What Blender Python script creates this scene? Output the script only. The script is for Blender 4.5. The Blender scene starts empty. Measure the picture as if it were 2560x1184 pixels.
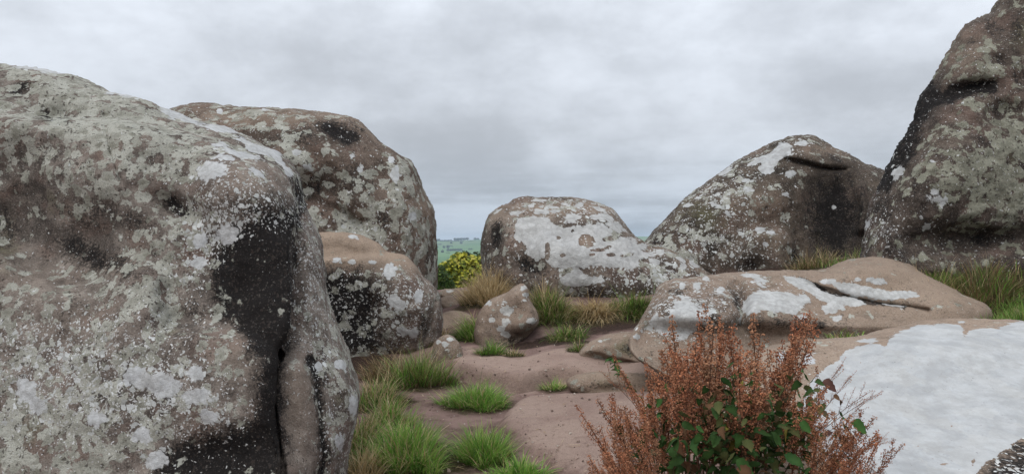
import bpy, math, random
import numpy as np
from mathutils import Vector, Matrix, Quaternion

random.seed(7)
rng = np.random.default_rng(7)
scene = bpy.context.scene
COL = scene.collection
R = math.radians

# ------------------------------------------------------------------ camera
EYE, FOC, HOR, PW, PH = 1.5, 1828.0, 605.0, 2560.0, 1184.0
cam_d = bpy.data.cameras.new('camera')
cam = bpy.data.objects.new('camera', cam_d)
COL.objects.link(cam)
cam.location = (0, 0, EYE)
cam.rotation_euler = (R(90), 0, 0)
cam_d.sensor_width = 36.0
cam_d.lens = 36.0 * FOC / PW
cam_d.shift_y = (HOR - PH / 2) / PW
cam_d.clip_start = 0.05
cam_d.clip_end = 12000
scene.camera = cam

# ------------------------------------------------------------------ sky, sun, exposure
SUN_EL, SUN_AZ = 52.0, -150.0          # azimuth measured from +Y towards +X
world = bpy.data.worlds.new('World')
scene.world = world
world.use_nodes = True
wn, wl = world.node_tree.nodes, world.node_tree.links
wn.clear()


class Nodes:
    """tiny helper for writing node trees"""
    def __init__(self, tree):
        self.t = tree

    def new(self, typ, props=None, **ins):
        n = self.t.nodes.new(typ)
        for k, v in (props or {}).items():
            setattr(n, k, v)
        for k, v in ins.items():
            key = int(k[1:]) if k[0] == 'i' and k[1:].isdigit() else k.replace('_', ' ')
            s = n.inputs[key]
            if hasattr(v, 'is_output'):
                self.t.links.new(v, s)
            else:
                s.default_value = v
        return n

    def math(self, op, a, b=0.0, clamp=False):
        n = self.new('ShaderNodeMath', {'operation': op, 'use_clamp': clamp}, i0=a, i1=b)
        return n.outputs[0]

    def vmath(self, op, a, b=(0, 0, 0)):
        n = self.new('ShaderNodeVectorMath', {'operation': op}, i0=a, i1=b)
        return n.outputs[0]

    def mix(self, f, a, b):
        n = self.t.nodes.new('ShaderNodeMix')
        n.data_type = 'RGBA'
        for s, v in ((n.inputs[0], f), (n.inputs[6], a), (n.inputs[7], b)):
            if hasattr(v, 'is_output'):
                self.t.links.new(v, s)
            else:
                s.default_value = v if not hasattr(v, '__len__') else (*v, 1.0) if len(v) == 3 else v
        return n.outputs[2]

    def mapr(self, v, a, b, c=0.0, d=1.0, smooth=True):
        n = self.new('ShaderNodeMapRange', {'interpolation_type': 'SMOOTHSTEP' if smooth else 'LINEAR', 'clamp': True},
                     Value=v, From_Min=a, From_Max=b, To_Min=c, To_Max=d)
        return n.outputs[0]

    def noise(self, vec, scale, detail=3.0, rough=0.55, col=False, dist=0.0):
        n = self.new('ShaderNodeTexNoise', None, Vector=vec, Scale=scale, Detail=detail, Roughness=rough, Distortion=dist)
        return n.outputs['Color' if col else 'Fac']

    def voro(self, vec, scale, rnd=1.0):
        n = self.new('ShaderNodeTexVoronoi', None, Vector=vec, Scale=scale, Randomness=rnd)
        return n.outputs['Distance'], n.outputs['Color']


W = Nodes(world.node_tree)
w_tc = W.new('ShaderNodeTexCoord').outputs['Generated']
w_sep = W.new('ShaderNodeSeparateXYZ', None, Vector=w_tc)
w_z = W.math('MAXIMUM', w_sep.outputs[2], 0.0)
w_den = W.math('ADD', w_z, 0.16)
w_pl = W.new('ShaderNodeCombineXYZ', None, X=W.math('DIVIDE', w_sep.outputs[0], w_den),
             Y=W.math('DIVIDE', w_sep.outputs[1], w_den), Z=0.0).outputs[0]
w_off = W.vmath('ADD', w_pl, (3.1, 0.4, 0.0))
w_n1 = W.noise(w_off, 0.85, 5.0, 0.52)
w_n2 = W.noise(W.vmath('ADD', W.vmath('MULTIPLY', w_tc, (1.0, 1.0, 1.7)), (11.0, 5.0, 2.0)), 5.0, 6.0, 0.62)
w_f = W.math('ADD', W.math('MULTIPLY', w_n1, 0.55), W.math('MULTIPLY', w_n2, 0.45))
w_n3 = W.noise(W.vmath('MULTIPLY', W.vmath('ADD', w_tc, (0.3, 0.0, 0.02)), (2.2, 2.2, 26.0)), 2.0, 4.0, 0.55)
w_f = W.math('ADD', w_f, W.math('MULTIPLY', W.math('SUBTRACT', w_n3, 0.5), W.mapr(w_z, 0.02, 0.16, 0.55, 0.0)))
w_f = W.mapr(w_f, 0.35, 0.65)
w_cloud = W.mix(w_f, (0.555, 0.590, 0.645), (0.87, 0.925, 1.01))
# overcast sky brightens from the horizon to the zenith
w_lift = W.math('ADD', W.math('MULTIPLY', w_z, 1.40), 0.61)
w_cl = W.vmath('SCALE', w_cloud)
w_cl.node.inputs['Scale'].default_value = 1.0
world.node_tree.links.new(w_lift, w_cl.node.inputs['Scale'])
w_low = W.mapr(w_z, 0.0, 0.16)
w_cl = W.mix(w_low, W.vmath('MULTIPLY', w_cl, (0.95, 1.0, 1.05)), w_cl)
w_sky = W.new('ShaderNodeTexSky', {'sky_type': 'NISHITA', 'sun_disc': False, 'sun_elevation': R(SUN_EL),
                                   'sun_rotation': R(SUN_AZ), 'air_density': 1.0, 'dust_density': 2.0})
w_nish = W.new('ShaderNodeBackground', None, Color=w_sky.outputs[0], Strength=0.06)
w_over = W.new('ShaderNodeBackground', None, Color=w_cl, Strength=1.0)
w_mix = W.new('ShaderNodeMixShader', None, Fac=0.93)
wl.new(w_nish.outputs[0], w_mix.inputs[1])
wl.new(w_over.outputs[0], w_mix.inputs[2])
w_out = wn.new('ShaderNodeOutputWorld')
wl.new(w_mix.outputs[0], w_out.inputs[0])

sun_d = bpy.data.lights.new('sun', 'SUN')
sun_d.energy = 1.5
sun_d.angle = R(50)
sun_d.color = (1.0, 0.975, 0.94)
sun = bpy.data.objects.new('sun', sun_d)
COL.objects.link(sun)
sv = Vector((math.sin(R(SUN_AZ)) * math.cos(R(SUN_EL)), math.cos(R(SUN_AZ)) * math.cos(R(SUN_EL)), math.sin(R(SUN_EL))))
sun.rotation_euler = sv.to_track_quat('Z', 'Y').to_euler()
sun.location = sv * 30

vs = scene.view_settings
scene.display_settings.display_device = 'sRGB'
vs.view_transform = 'Standard'
vs.look = 'None'
vs.exposure = 0.14
vs.gamma = 1.0
vs.use_curve_mapping = False
scene.render.engine = 'CYCLES'
scene.cycles.max_bounces = 5
scene.cycles.diffuse_bounces = 3
scene.cycles.glossy_bounces = 2
scene.cycles.transmission_bounces = 3
scene.cycles.volume_bounces = 0
scene.cycles.use_denoising = True


# ------------------------------------------------------------------ numpy helpers
def perlin3(P, seed=0):
    P = np.asarray(P, dtype=np.float64)
    I = np.floor(P).astype(np.int64)
    F = P - I
    U = F * F * F * (F * (F * 6 - 15) + 10)
    out = np.zeros(len(P))
    for dx in (0, 1):
        for dy in (0, 1):
            for dz in (0, 1):
                h = ((I[:, 0] + dx) * 374761393 + (I[:, 1] + dy) * 668265263 + (I[:, 2] + dz) * 2147483647 + seed * 974711) & 0xffffffff
                h = ((h ^ (h >> 13)) * 1274126177) & 0xffffffff
                h = (h ^ (h >> 16))
                a = (h & 0xffff) / 65535.0 * 2 * math.pi
                zc = ((h >> 16) & 0xffff) / 32767.5 - 1.0
                r = np.sqrt(np.maximum(0, 1 - zc * zc))
                g = (F[:, 0] - dx) * r * np.cos(a) + (F[:, 1] - dy) * r * np.sin(a) + (F[:, 2] - dz) * zc
                w = (U[:, 0] if dx else 1 - U[:, 0]) * (U[:, 1] if dy else 1 - U[:, 1]) * (U[:, 2] if dz else 1 - U[:, 2])
                out += g * w
    return out


def fbm(P, scale, octaves=4, gain=0.5, seed=0):
    o, a = np.zeros(len(P)), 1.0
    for k in range(octaves):
        o += a * perlin3(P * scale * (2.03 ** k) + 17.3 * k, seed + k)
        a *= gain
    return o


def catmull(pts, n=6, closed=True):
    p = np.array(pts, float)
    N = len(p)
    out = []
    for i in range(N if closed else N - 1):
        if closed:
            a, b, c, d = p[(i - 1) % N], p[i], p[(i + 1) % N], p[(i + 2) % N]
        else:
            a, b, c, d = p[max(i - 1, 0)], p[i], p[i + 1], p[min(i + 2, N - 1)]
        for k in range(n):
            t = k / n
            out.append(0.5 * ((2 * b) + (c - a) * t + (2 * a - 5 * b + 4 * c - d) * t * t + (3 * b - a - 3 * c + d) * t ** 3))
    if not closed:
        out.append(p[-1])
    return np.array(out)


def seg_near(x, y, poly, closed=True):
    """distance to a polyline and the nearest point"""
    n = len(poly)
    best = np.full(x.shape, 1e18)
    bx, by = np.zeros(x.shape), np.zeros(x.shape)
    for i in range(n if closed else n - 1):
        ax, ay = poly[i]
        cx, cy = poly[(i + 1) % n]
        ex, ey = cx - ax, cy - ay
        t = np.clip(((x - ax) * ex + (y - ay) * ey) / (ex * ex + ey * ey + 1e-9), 0, 1)
        qx, qy = ax + t * ex, ay + t * ey
        d = (x - qx) ** 2 + (y - qy) ** 2
        m = d < best
        best = np.where(m, d, best)
        bx = np.where(m, qx, bx)
        by = np.where(m, qy, by)
    return np.sqrt(best), bx, by


def inside_poly(x, y, poly):
    ins = np.zeros(x.shape, bool)
    n = len(poly)
    for i in range(n):
        ax, ay = poly[i]
        cx, cy = poly[(i + 1) % n]
        c = ((ay > y) != (cy > y)) & (x < (cx - ax) * (y - ay) / (cy - ay + 1e-12) + ax)
        ins ^= c
    return ins


class Field:
    """fields over the traced face of one boulder"""
    def __init__(self, x, y):
        self.x, self.y = x, y

    def zero(self):
        return np.zeros(self.x.shape)

    def q(self, cx, cy, rx, ry=None, rot=0.0):
        ry = rx if ry is None else ry
        c, s = math.cos(R(rot)), math.sin(R(rot))
        dx, dy = self.x - cx, self.y - cy
        return np.sqrt(((dx * c + dy * s) / rx) ** 2 + ((-dx * s + dy * c) / ry) ** 2)

    def el(self, *a):                       # 0.5 on the ellipse, 1 at its centre
        return np.clip(1 - 0.5 * self.q(*a), 0, 1)

    def ga(self, *a):
        return np.exp(-self.q(*a) ** 2)

    def sd(self, pts):
        d = seg_near(self.x, self.y, pts)[0]
        return np.where(inside_poly(self.x, self.y, pts), d, -d)

    def po(self, pts, soft=12.0):           # 0.5 on the outline
        return np.clip(0.5 + 0.5 * self.sd(catmull(pts, 4)) / soft, 0, 1)

    def gr(self, pts, w):
        d = seg_near(self.x, self.y, catmull(pts, 5, False), False)[0]
        return np.exp(-(d / w) ** 2)

    def ramp(self, v, a, b):
        t = np.clip((v - a) / (b - a), 0, 1)
        return t * t * (3 - 2 * t)


def mx(*a):
    o = a[0]
    for v in a[1:]:
        o = np.maximum(o, v)
    return o


def mesh_np(name, verts, quads=None, tris=None, smooth=True):
    me = bpy.data.meshes.new(name)
    verts = np.asarray(verts, np.float32)
    nq = 0 if quads is None else len(quads)
    nt = 0 if tris is None else len(tris)
    loops = np.concatenate([np.asarray(a, np.int32).ravel() for a in (quads, tris) if a is not None and len(a)])
    me.vertices.add(len(verts))
    me.vertices.foreach_set('co', verts.ravel())
    me.loops.add(len(loops))
    me.loops.foreach_set('vertex_index', loops)
    me.polygons.add(nq + nt)
    starts = np.concatenate([np.arange(nq) * 4, nq * 4 + np.arange(nt) * 3]).astype(np.int32)
    me.polygons.foreach_set('loop_start', starts)
    me.update(calc_edges=True)
    me.validate()
    me.polygons.foreach_set('use_smooth', np.full(len(me.polygons), smooth))
    return me


def add_col(me, name, rgba):
    at = me.color_attributes.new(name, 'FLOAT_COLOR', 'POINT')
    rgba = np.asarray(rgba, np.float32)
    if rgba.shape[1] == 3:
        rgba = np.concatenate([rgba, np.ones((len(rgba), 1), np.float32)], 1)
    at.data.foreach_set('color', rgba.ravel())


def link(o, parent=None):
    COL.objects.link(o)
    if parent:
        o.parent = parent
    return o


def tag(o, label=None, cat=None, group=None, kind=None):
    for k, v in (('label', label), ('category', cat), ('group', group), ('kind', kind)):
        if v:
            o[k] = v
    return o


def at(px, py, Y):
    return np.array([(px - 1280) / FOC * Y, Y, EYE - (py - HOR) / FOC * Y])


# ------------------------------------------------------------------ materials
def new_mat(name):
    m = bpy.data.materials.new(name)
    m.use_nodes = True
    m.node_tree.nodes.clear()
    return m, Nodes(m.node_tree)


def finish(m, N, color, rough=0.9, spec=0.25, bump=None, bstr=0.4, bdist=0.02, **kw):
    b = N.new('ShaderNodeBsdfPrincipled', None, Base_Color=color, Roughness=rough)
    b.inputs['Specular IOR Level'].default_value = spec
    for k, v in kw.items():
        b.inputs[k.replace('_', ' ')].default_value = v
    if bump is not None:
        bn = N.new('ShaderNodeBump', None, Strength=bstr, Distance=bdist, Height=bump)
        N.t.links.new(bn.outputs[0], b.inputs['Normal'])
    o = N.t.nodes.new('ShaderNodeOutputMaterial')
    N.t.links.new(b.outputs[0], o.inputs[0])
    return m


def rock_material(name, s=1.0, dark=(0.056, 0.045, 0.038), mid=(0.150, 0.119, 0.098), light=(0.285, 0.235, 0.193),
                  tan=(0.32, 0.24, 0.178), gl=(0.42, 0.42, 0.365), gd=(0.20, 0.198, 0.158), white=(0.50, 0.505, 0.505),
                  seed=0.0, wb=1.0, rim=0.38, bump=0.85):
    """weathered gritstone: brown base, black algae, painted shade and dark recesses (K), grey green crust (G), white lichen discs (W, S), bare tan (T), moss (M)"""
    m, N = new_mat(name)
    tc = N.new('ShaderNodeTexCoord').outputs['Object']
    P = N.vmath('ADD', tc, (seed * 7.1, seed * 3.3, seed * 5.7))
    a1 = N.new('ShaderNodeAttribute', {'attribute_name': 'm1'})
    s1 = N.new('ShaderNodeSeparateColor', None, Color=a1.outputs['Color'])
    aW, aS, aG, aK = s1.outputs[0], s1.outputs[1], s1.outputs[2], a1.outputs['Alpha']
    a2 = N.new('ShaderNodeAttribute', {'attribute_name': 'm2'})
    s2 = N.new('ShaderNodeSeparateColor', None, Color=a2.outputs['Color'])
    aT, aM = s2.outputs[0], s2.outputs[1]
    # warped position gives lobed edges
    nw = N.noise(P, 16.0 / s, 3.0, 0.6, col=True)
    wv = N.vmath('MULTIPLY', N.vmath('SUBTRACT', nw, (0.5, 0.5, 0.5)), (0.09 * s,) * 3)
    Q = N.vmath('ADD', P, wv)
    n_big = N.noise(P, 1.6 / s, 4.0, 0.6)
    n_mid = N.noise(P, 6.0 / s, 5.0, 0.62)
    n_fine = N.noise(P, 45.0 / s, 4.0, 0.7)
    grain = N.noise(P, 160.0 / s, 2.0, 0.7)
    # base
    t = N.math('ADD', N.math('MULTIPLY', n_big, 0.5), N.math('MULTIPLY', n_mid, 0.5))
    t = N.math('ADD', t, N.math('MULTIPLY', N.math('SUBTRACT', n_fine, 0.5), 0.22))
    base = N.mix(N.mapr(t, 0.38, 0.52), dark, mid)
    base = N.mix(N.mapr(t, 0.50, 0.62), base, light)
    pink = N.noise(N.vmath('ADD', P, (9.0, 1.0, 4.0)), 3.1 / s, 3.0)
    base = N.mix(N.mapr(pink, 0.48, 0.70, 0.0, 0.55), base, (0.17, 0.113, 0.090))
    base = N.mix(N.math('MULTIPLY', aT, N.mapr(n_mid, 0.2, 0.6, 0.7, 1.0)), base, tan)
    # moss wash
    base = N.mix(N.math('MULTIPLY', N.mapr(N.math('ADD', aM, N.math('SUBTRACT', n_mid, 0.5)), 0.25, 0.7), 0.8), base, (0.085, 0.09, 0.035))
    # black algae, plus darkening painted for shaded parts and recesses
    kk = N.math('ADD', aK, N.math('ADD', N.math('MULTIPLY', N.math('SUBTRACT', N.math('MULTIPLY', N.math('ADD', n_mid, n_big), 0.5), 0.5), 1.5),
                                  N.math('MULTIPLY', N.math('SUBTRACT', n_fine, 0.5), 1.7)))
    run = N.noise(N.vmath('MULTIPLY', P, (1.0, 1.0, 0.16)), 9.0 / s, 4.0, 0.65)
    kk = N.math('ADD', kk, N.math('MULTIPLY', N.math('SUBTRACT', run, 0.5), 0.9))
    base = N.mix(N.math('MULTIPLY', N.mapr(kk, 0.20, 0.42), 0.70), base, (0.052, 0.041, 0.034))
    kk2 = N.math('ADD', kk, N.math('MULTIPLY', N.math('SUBTRACT', grain, 0.5), 0.35))
    kmask = N.math('MULTIPLY', N.mapr(kk2, 0.42, 0.64), 0.95)
    base = N.mix(kmask, base, (0.011, 0.010, 0.010))
    # grey green crust, in patches with a lobed edge
    dG, cG = N.voro(N.vmath('ADD', Q, (3.7, 1.9, 8.8)), 11.0 / s)
    sG = N.new('ShaderNodeSeparateColor', None, Color=cG)
    gn = N.noise(N.vmath('ADD', P, (5.0, 2.0, 7.0)), 5.0 / s, 5.0, 0.68)
    gv = N.math('ADD', N.math('ADD', aG, N.math('MULTIPLY', N.math('SUBTRACT', gn, 0.5), 1.9)),
                N.math('MULTIPLY', N.math('SUBTRACT', sG.outputs[0], 0.55), 0.55))
    gv = N.math('ADD', gv, N.math('MULTIPLY', N.math('SUBTRACT', 0.4, dG), 0.35))
    gmask = N.mapr(gv, 0.42, 0.52)
    gcol = N.mix(N.mapr(N.math('ADD', N.math('MULTIPLY', sG.outputs[1], 0.6), N.math('MULTIPLY', n_fine, 0.6)), 0.35, 0.85), gd, gl)
    gcol = N.mix(N.mapr(dG, 0.12, 0.55, 0.0, 0.45), gcol, gl)
    gcol = N.mix(N.mapr(grit2 if False else grain, 0.5, 0.7, 0.0, 0.4), gcol, gd)
    base = N.mix(N.math('MULTIPLY', gmask, 0.88), base, gcol)
    grit2 = N.noise(P, 78.0 / s, 3.0, 0.75)
    base = N.mix(N.mapr(grit2, 0.50, 0.66, 0.0, 0.62), base, N.mix(0.55, base, (0.03, 0.026, 0.024)))
    base = N.mix(N.math('MULTIPLY', N.mapr(grit2, 0.30, 0.46, 0.55, 0.0), N.math('SUBTRACT', 1.0, kmask)), base, (0.36, 0.31, 0.265))
    # grit
    base = N.mix(N.mapr(grain, 0.52, 0.74, 0.0, 0.5), base, N.mix(0.62, base, (0.03, 0.026, 0.024)))
    base = N.mix(N.mapr(n_fine, 0.56, 0.74, 0.0, 0.35), base, (0.34, 0.30, 0.26))
    dP, cP = N.voro(N.vmath('ADD', Q, (4.4, 4.4, 0.3)), 34.0 / s)
    sP = N.new('ShaderNodeSeparateColor', None, Color=cP)
    base = N.mix(N.mapr(N.math('SUBTRACT', N.math('SUBTRACT', N.math('SUBTRACT', N.math('MULTIPLY', gn, 0.95), N.math('MULTIPLY', aT, 0.30)), sP.outputs[0]), dP), -0.06, 0.06, 0.0, 0.75), base, (0.045, 0.036, 0.031))
    # small pale flecks
    dC, cC = N.voro(N.vmath('ADD', Q, (1.3, 7.7, 2.9)), 50.0 / s)
    sC = N.new('ShaderNodeSeparateColor', None, Color=cC)
    rC = N.math('MULTIPLY', N.math('SUBTRACT', N.math('MULTIPLY', aS, 1.0), sC.outputs[0]), 1.9)
    mC = N.mapr(N.math('SUBTRACT', N.math('MINIMUM', rC, 0.46), dC), -0.05, 0.05)
    # mid discs
    dB, cB = N.voro(N.vmath('ADD', Q, (6.1, 0.7, 4.9)), 21.0 / s)
    sB = N.new('ShaderNodeSeparateColor', None, Color=cB)
    dens = N.math('ADD', N.math('MULTIPLY', aS, 0.95), N.math('MULTIPLY', aW, 0.60))
    dens = N.math('ADD', dens, N.math('MULTIPLY', N.math('SUBTRACT', gn, 0.5), 1.1))
    rB = N.math('MULTIPLY', N.math('SUBTRACT', dens, N.math('ADD', sB.outputs[0], 0.12)), 1.6)
    mB = N.mapr(N.math('SUBTRACT', N.math('MINIMUM', rB, 0.50), dB), -0.03, 0.04)
    # big discs and patches
    dA, cA = N.voro(N.vmath('ADD', Q, (2.2, 5.5, 1.1)), 8.5 / s)
    sA = N.new('ShaderNodeSeparateColor', None, Color=cA)
    pw = N.math('ADD', aW, N.math('MULTIPLY', N.math('SUBTRACT', 0.42, dA), 0.30 * wb))
    pw = N.math('ADD', pw, N.math('MULTIPLY', N.math('SUBTRACT', 0.40, dB), 0.20))
    pw = N.math('ADD', pw, N.math('MULTIPLY', N.math('SUBTRACT', N.noise(P, 15.0 / s, 3.0, 0.6), 0.5), 0.40 * wb))
    pw = N.math('ADD', pw, N.math('MULTIPLY', N.math('SUBTRACT', n_fine, 0.5), 0.22))
    mW = N.math('MULTIPLY', N.mapr(pw, 0.475, 0.545), 0.95)
    # tint of each disc
    tB = N.mix(sB.outputs[1], (0.30, 0.30, 0.28), (0.56, 0.57, 0.555))
    tC = N.mix(sC.outputs[1], (0.33, 0.32, 0.30), (0.58, 0.58, 0.565))
    base = N.mix(mC, base, tC)
    base = N.mix(mB, base, tB)
    wn_ = N.mix(N.mapr(n_mid, 0.36, 0.62), tuple(c * 0.80 for c in white), white)
    wn_ = N.mix(N.mapr(n_fine, 0.50, 0.75, 0.0, 0.5), wn_, tuple(c * 0.72 for c in white))
    wn_ = N.mix(N.mapr(sA.outputs[1], 0.0, 1.0, 0.0, 0.22), wn_, (0.50, 0.49, 0.46))
    wn_ = N.mix(N.mapr(N.math('SUBTRACT', N.math('SUBTRACT', 0.16, sC.outputs[2]), dC), -0.10, 0.06, 0.0, 0.7), wn_, (0.12, 0.11, 0.10))
    wn_ = N.mix(N.mapr(N.noise(P, 3.2 / s, 5.0, 0.7), 0.50, 0.68, 0.0, 0.40), wn_, (0.33, 0.325, 0.31))
    wn_ = N.mix(N.mapr(dB, 0.42, 0.70, 0.0, rim), wn_, (0.27, 0.265, 0.25))
    wn_ = N.mix(N.mapr(N.noise(N.vmath('ADD', P, (2.0, 8.0, 3.0)), 9.0 / s, 5.0, 0.75), 0.54, 0.66, 0.0, 0.45), wn_, (0.30, 0.30, 0.29))
    base = N.mix(mW, base, wn_)
    h = N.math('ADD', N.math('MULTIPLY', n_fine, 0.6), N.math('ADD', N.math('MULTIPLY', grain, 0.25), N.math('MULTIPLY', grit2, 0.40)))
    h = N.math('ADD', h, N.math('MULTIPLY', N.math('MAXIMUM', N.math('MAXIMUM', mW, mB), gmask), 0.16))
    h = N.math('ADD', h, N.math('MULTIPLY', n_mid, 0.9))
    return finish(m, N, base, 0.95, 0.08, h, bump, 0.026 * s)


# ------------------------------------------------------------------ boulders
def boulder(name, label, outline, plane, Df, Db, RR, p, mat, relief=None, masks=None, step=5.0, noise=(0.03, 1.6),
            fine=0.010, seed=0, cat='boulder', warp=9.0, group=None, pn=3):
    """A solid stone: its traced outline lies in a leaning plane, and both faces swell out from it.
    plane = (px, py, Y, dY/dZ, dY/dX)"""
    ol = catmull(outline, 5)
    x0, y0 = ol.min(0) - 2 * step
    x1, y1 = ol.max(0) + 2 * step
    gx, gy = np.meshgrid(np.arange(x0, x1, step), np.arange(y0, y1, step))
    shp = gx.shape
    fx, fy = gx.ravel().copy(), gy.ravel().copy()
    d, qx, qy = seg_near(fx, fy, ol)
    ins = inside_poly(fx, fy, ol) & (d > 0.35 * step)
    I = ins.reshape(shp)
    D = I.copy()
    D[1:] |= I[:-1]; D[:-1] |= I[1:]
    D2 = D.copy()
    D2[:, 1:] |= D[:, :-1]; D2[:, :-1] |= D[:, 1:]
    D2[1:, 1:] |= I[:-1, :-1]
    used = D2.ravel()
    snap = used & ~ins
    # smooth distance (Lp) so that no ridges run along the middle of the stone
    ii = np.where(ins)[0]
    per = np.linalg.norm(np.roll(ol, -1, 0) - ol, axis=1)
    s_ = np.concatenate([[0], np.cumsum(per)])
    M = 260
    sp = np.linspace(0, s_[-1], M, endpoint=False)
    oc = np.vstack([ol, ol[:1]])
    bp = np.stack([np.interp(sp, s_, oc[:, 0]), np.interp(sp, s_, oc[:, 1])], 1)
    h = s_[-1] / M
    acc = np.zeros(len(ii))
    for b in bp:
        acc += ((fx[ii] - b[0]) ** 2 + (fy[ii] - b[1]) ** 2 + 0.2 * h * h) ** -2.0
    lp = (acc * h / (math.pi / 2)) ** (-1 / 3.0)
    w = np.clip((d[ii] - h) / (2 * h), 0, 1)
    ds = np.zeros(fx.shape)
    ds[ii] = d[ii] * (1 - w) + lp * w
    t = np.clip(ds / RR, 0, 1)
    # crowd the grid towards the rim, where the surface turns away
    t2 = 0.3 * t + 0.7 * (1 - np.cos(t * math.pi / 2))
    G = ds.reshape(shp)
    gyy, gxx = np.gradient(G)
    gn = np.sqrt(gxx ** 2 + gyy ** 2) + 1e-6
    mv = ((t - t2) * RR * 0.9).reshape(shp)
    mv[~I] = 0
    fx -= (mv * gxx / gn).ravel()
    fy -= (mv * gyy / gn).ravel()
    t = np.where(ins, t2 * 0.9 + t * 0.1, 0)
    fx[snap], fy[snap] = qx[snap], qy[snap]
    # plane
    pa = at(plane[0], plane[1], plane[2])
    k, kx = plane[3], plane[4]
    u, a = (fx - 1280) / FOC, (fy - HOR) / FOC
    Yp = (pa[1] + k * (EYE - pa[2]) - kx * pa[0]) / (1 + k * a - kx * u)
    prof = (1 - (1 - t) ** p) ** (1.0 / p)
    F = Field(fx, fy)
    rel = relief(F) if relief else 0.0
    edge = np.clip(t * 2.5, 0, 1) ** 1.0
    Yf = Yp - Df * prof - rel * edge
    Yf = np.maximum(Yf, 0.4)
    front = np.stack([u * Yf, Yf, EYE - a * Yf], 1)
    # the far face narrows a little towards its own middle as it swells away
    Yk = Yp + Db * prof
    bpos = np.stack([u * Yk, Yk, EYE - a * Yk], 1)
    mid_ = bpos[ii].mean(0)
    bpos = bpos + (mid_ - bpos) * (0.16 * prof * Db / Yp)[:, None] * np.array([1, 0, 1])
    # indices
    idx = np.full(fx.shape, -1)
    uu = np.where(used)[0]
    idx[uu] = np.arange(len(uu))
    bidx = idx.copy()
    bidx[ii] = len(uu) + np.arange(len(ii))
    V = np.concatenate([front[uu], bpos[ii]])
    src = np.concatenate([uu, ii])
    n0 = np.arange(len(fx)).reshape(shp)
    A, B, C, E = n0[:-1, :-1].ravel(), n0[:-1, 1:].ravel(), n0[1:, 1:].ravel(), n0[1:, :-1].ravel()
    ok = used[A] & used[B] & used[C] & used[E] & (ins[A] | ins[B] | ins[C] | ins[E])
    A, B, C, E = A[ok], B[ok], C[ok], E[ok]
    qf = np.stack([idx[A], idx[E], idx[C], idx[B]], 1)
    qb = np.stack([bidx[A], bidx[B], bidx[C], bidx[E]], 1)
    quads = np.concatenate([qf, qb])
    # weathered relief along the normals
    for amp, sc, oc_ in ((noise[0], noise[1], pn), (fine, 9.0, 4)):
        fn = np.cross(V[quads[:, 2]] - V[quads[:, 0]], V[quads[:, 3]] - V[quads[:, 1]])
        vn = np.zeros_like(V)
        for c in range(4):
            np.add.at(vn, quads[:, c], fn)
        vn /= np.linalg.norm(vn, axis=1, keepdims=True) + 1e-12
        V = V + vn * (fbm(V, sc, oc_, 0.5, seed) * amp)[:, None]
    base = np.array([V[:, 0].mean(), V[:, 1].mean(), V[:, 2].min()])
    me = mesh_np(name, V - base, quads)
    me.materials.append(mat)
    # stains and lichen, with some shade painted into K
    wx = perlin3(np.stack([fx / 55, fy / 55, np.full(fx.shape, seed * 1.7)], 1), 3) + 0.5 * perlin3(np.stack([fx / 22, fy / 22, np.full(fx.shape, 4.2)], 1), 5)
    wy = perlin3(np.stack([fx / 55, fy / 55, np.full(fx.shape, seed * 1.7 + 9)], 1), 8) + 0.5 * perlin3(np.stack([fx / 22, fy / 22, np.full(fx.shape, 8.8)], 1), 6)
    Fm = Field(fx + warp * wx, fy + warp * wy)
    mk = masks(Fm) if masks else {}
    z = np.zeros(fx.shape)
    g = lambda c: np.clip(mk.get(c, z) + z, 0, 1)[src]
    add_col(me, 'm1', np.stack([g('W'), g('S'), g('G'), g('K')], 1))
    add_col(me, 'm2', np.stack([g('T'), g('M'), g('T') * 0, g('T') * 0 + 1], 1))
    o = bpy.data.objects.new(name, me)
    o.location = base
    link(o)
    tag(o, label, cat, group)
    return o


# ------------------------------------------------------------------ ground
CTRL = []      # (x, y, z)
for px, py, Y in ((1300, 1184, 4.75), (900, 1184, 4.75), (1000, 1080, 5.8), (1400, 1080, 5.72), (1400, 1005, 6.85), (1050, 980, 7.25),
                  (1200, 935, 8.05), (1250, 900, 8.65), (1200, 862, 9.75), (1300, 885, 8.95), (1130, 812, 10.6),
                  (1140, 762, 12.2), (1140, 735, 13.4), (1150, 722, 14.0), (1400, 852, 9.3), (1400, 792, 10.3), (1500, 800, 10.2),
                  (1620, 800, 10.0), (1520, 848, 9.0), (1460, 886, 8.35), (1560, 915, 7.85), (1260, 705, 12.2), (1240, 740, 11.3), (1205, 730, 12.6),
                  (1330, 740, 11.2), (1230, 790, 10.4), (2260, 650, 8.3), (2500, 650, 8.3), (2540, 805, 6.2), (2020, 665, 11.0), (1800, 690, 11.6), (2200, 640, 9.6),
                  (900, 880, 9.0), (1080, 868, 9.1), (900, 930, 8.2), (1640, 985, 6.8)):
    CTRL.append(tuple(at(px, py, Y)))
CTRL += [(0, 3, 0), (-2, 3, 0), (-3, 5, 0), (-4, 8, .1), (-5, 11, .2), (-2.5, 12, .25), (1, 3, 0.15), (2.2, 3, 0.2), (2.0, 4.5, 0.2), (1.2, 4.6, .05),
         (1.4, 6.0, 0.2), (0, 0, 0), (3, 0, 0.1), (-3, 0, 0), (3.5, 4.0, 0.6), (3, 5.5, 0.5), (4.5, 6, 0.95), (6, 8, 1.35), (7, 4, .9), (-7, 5, 0), (-7, 13, .2), (8, 12, 1.4)]
CTRL += [(4.66, 7.0, 0.66), (4.25, 6.7, 0.62), (3.7, 6.5, 0.55)]
CTRL = np.array(CTRL)
_d = np.sqrt((CTRL[:, None, 0] - CTRL[None, :, 0]) ** 2 + (CTRL[:, None, 1] - CTRL[None, :, 1]) ** 2 + 0.12)
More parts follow.
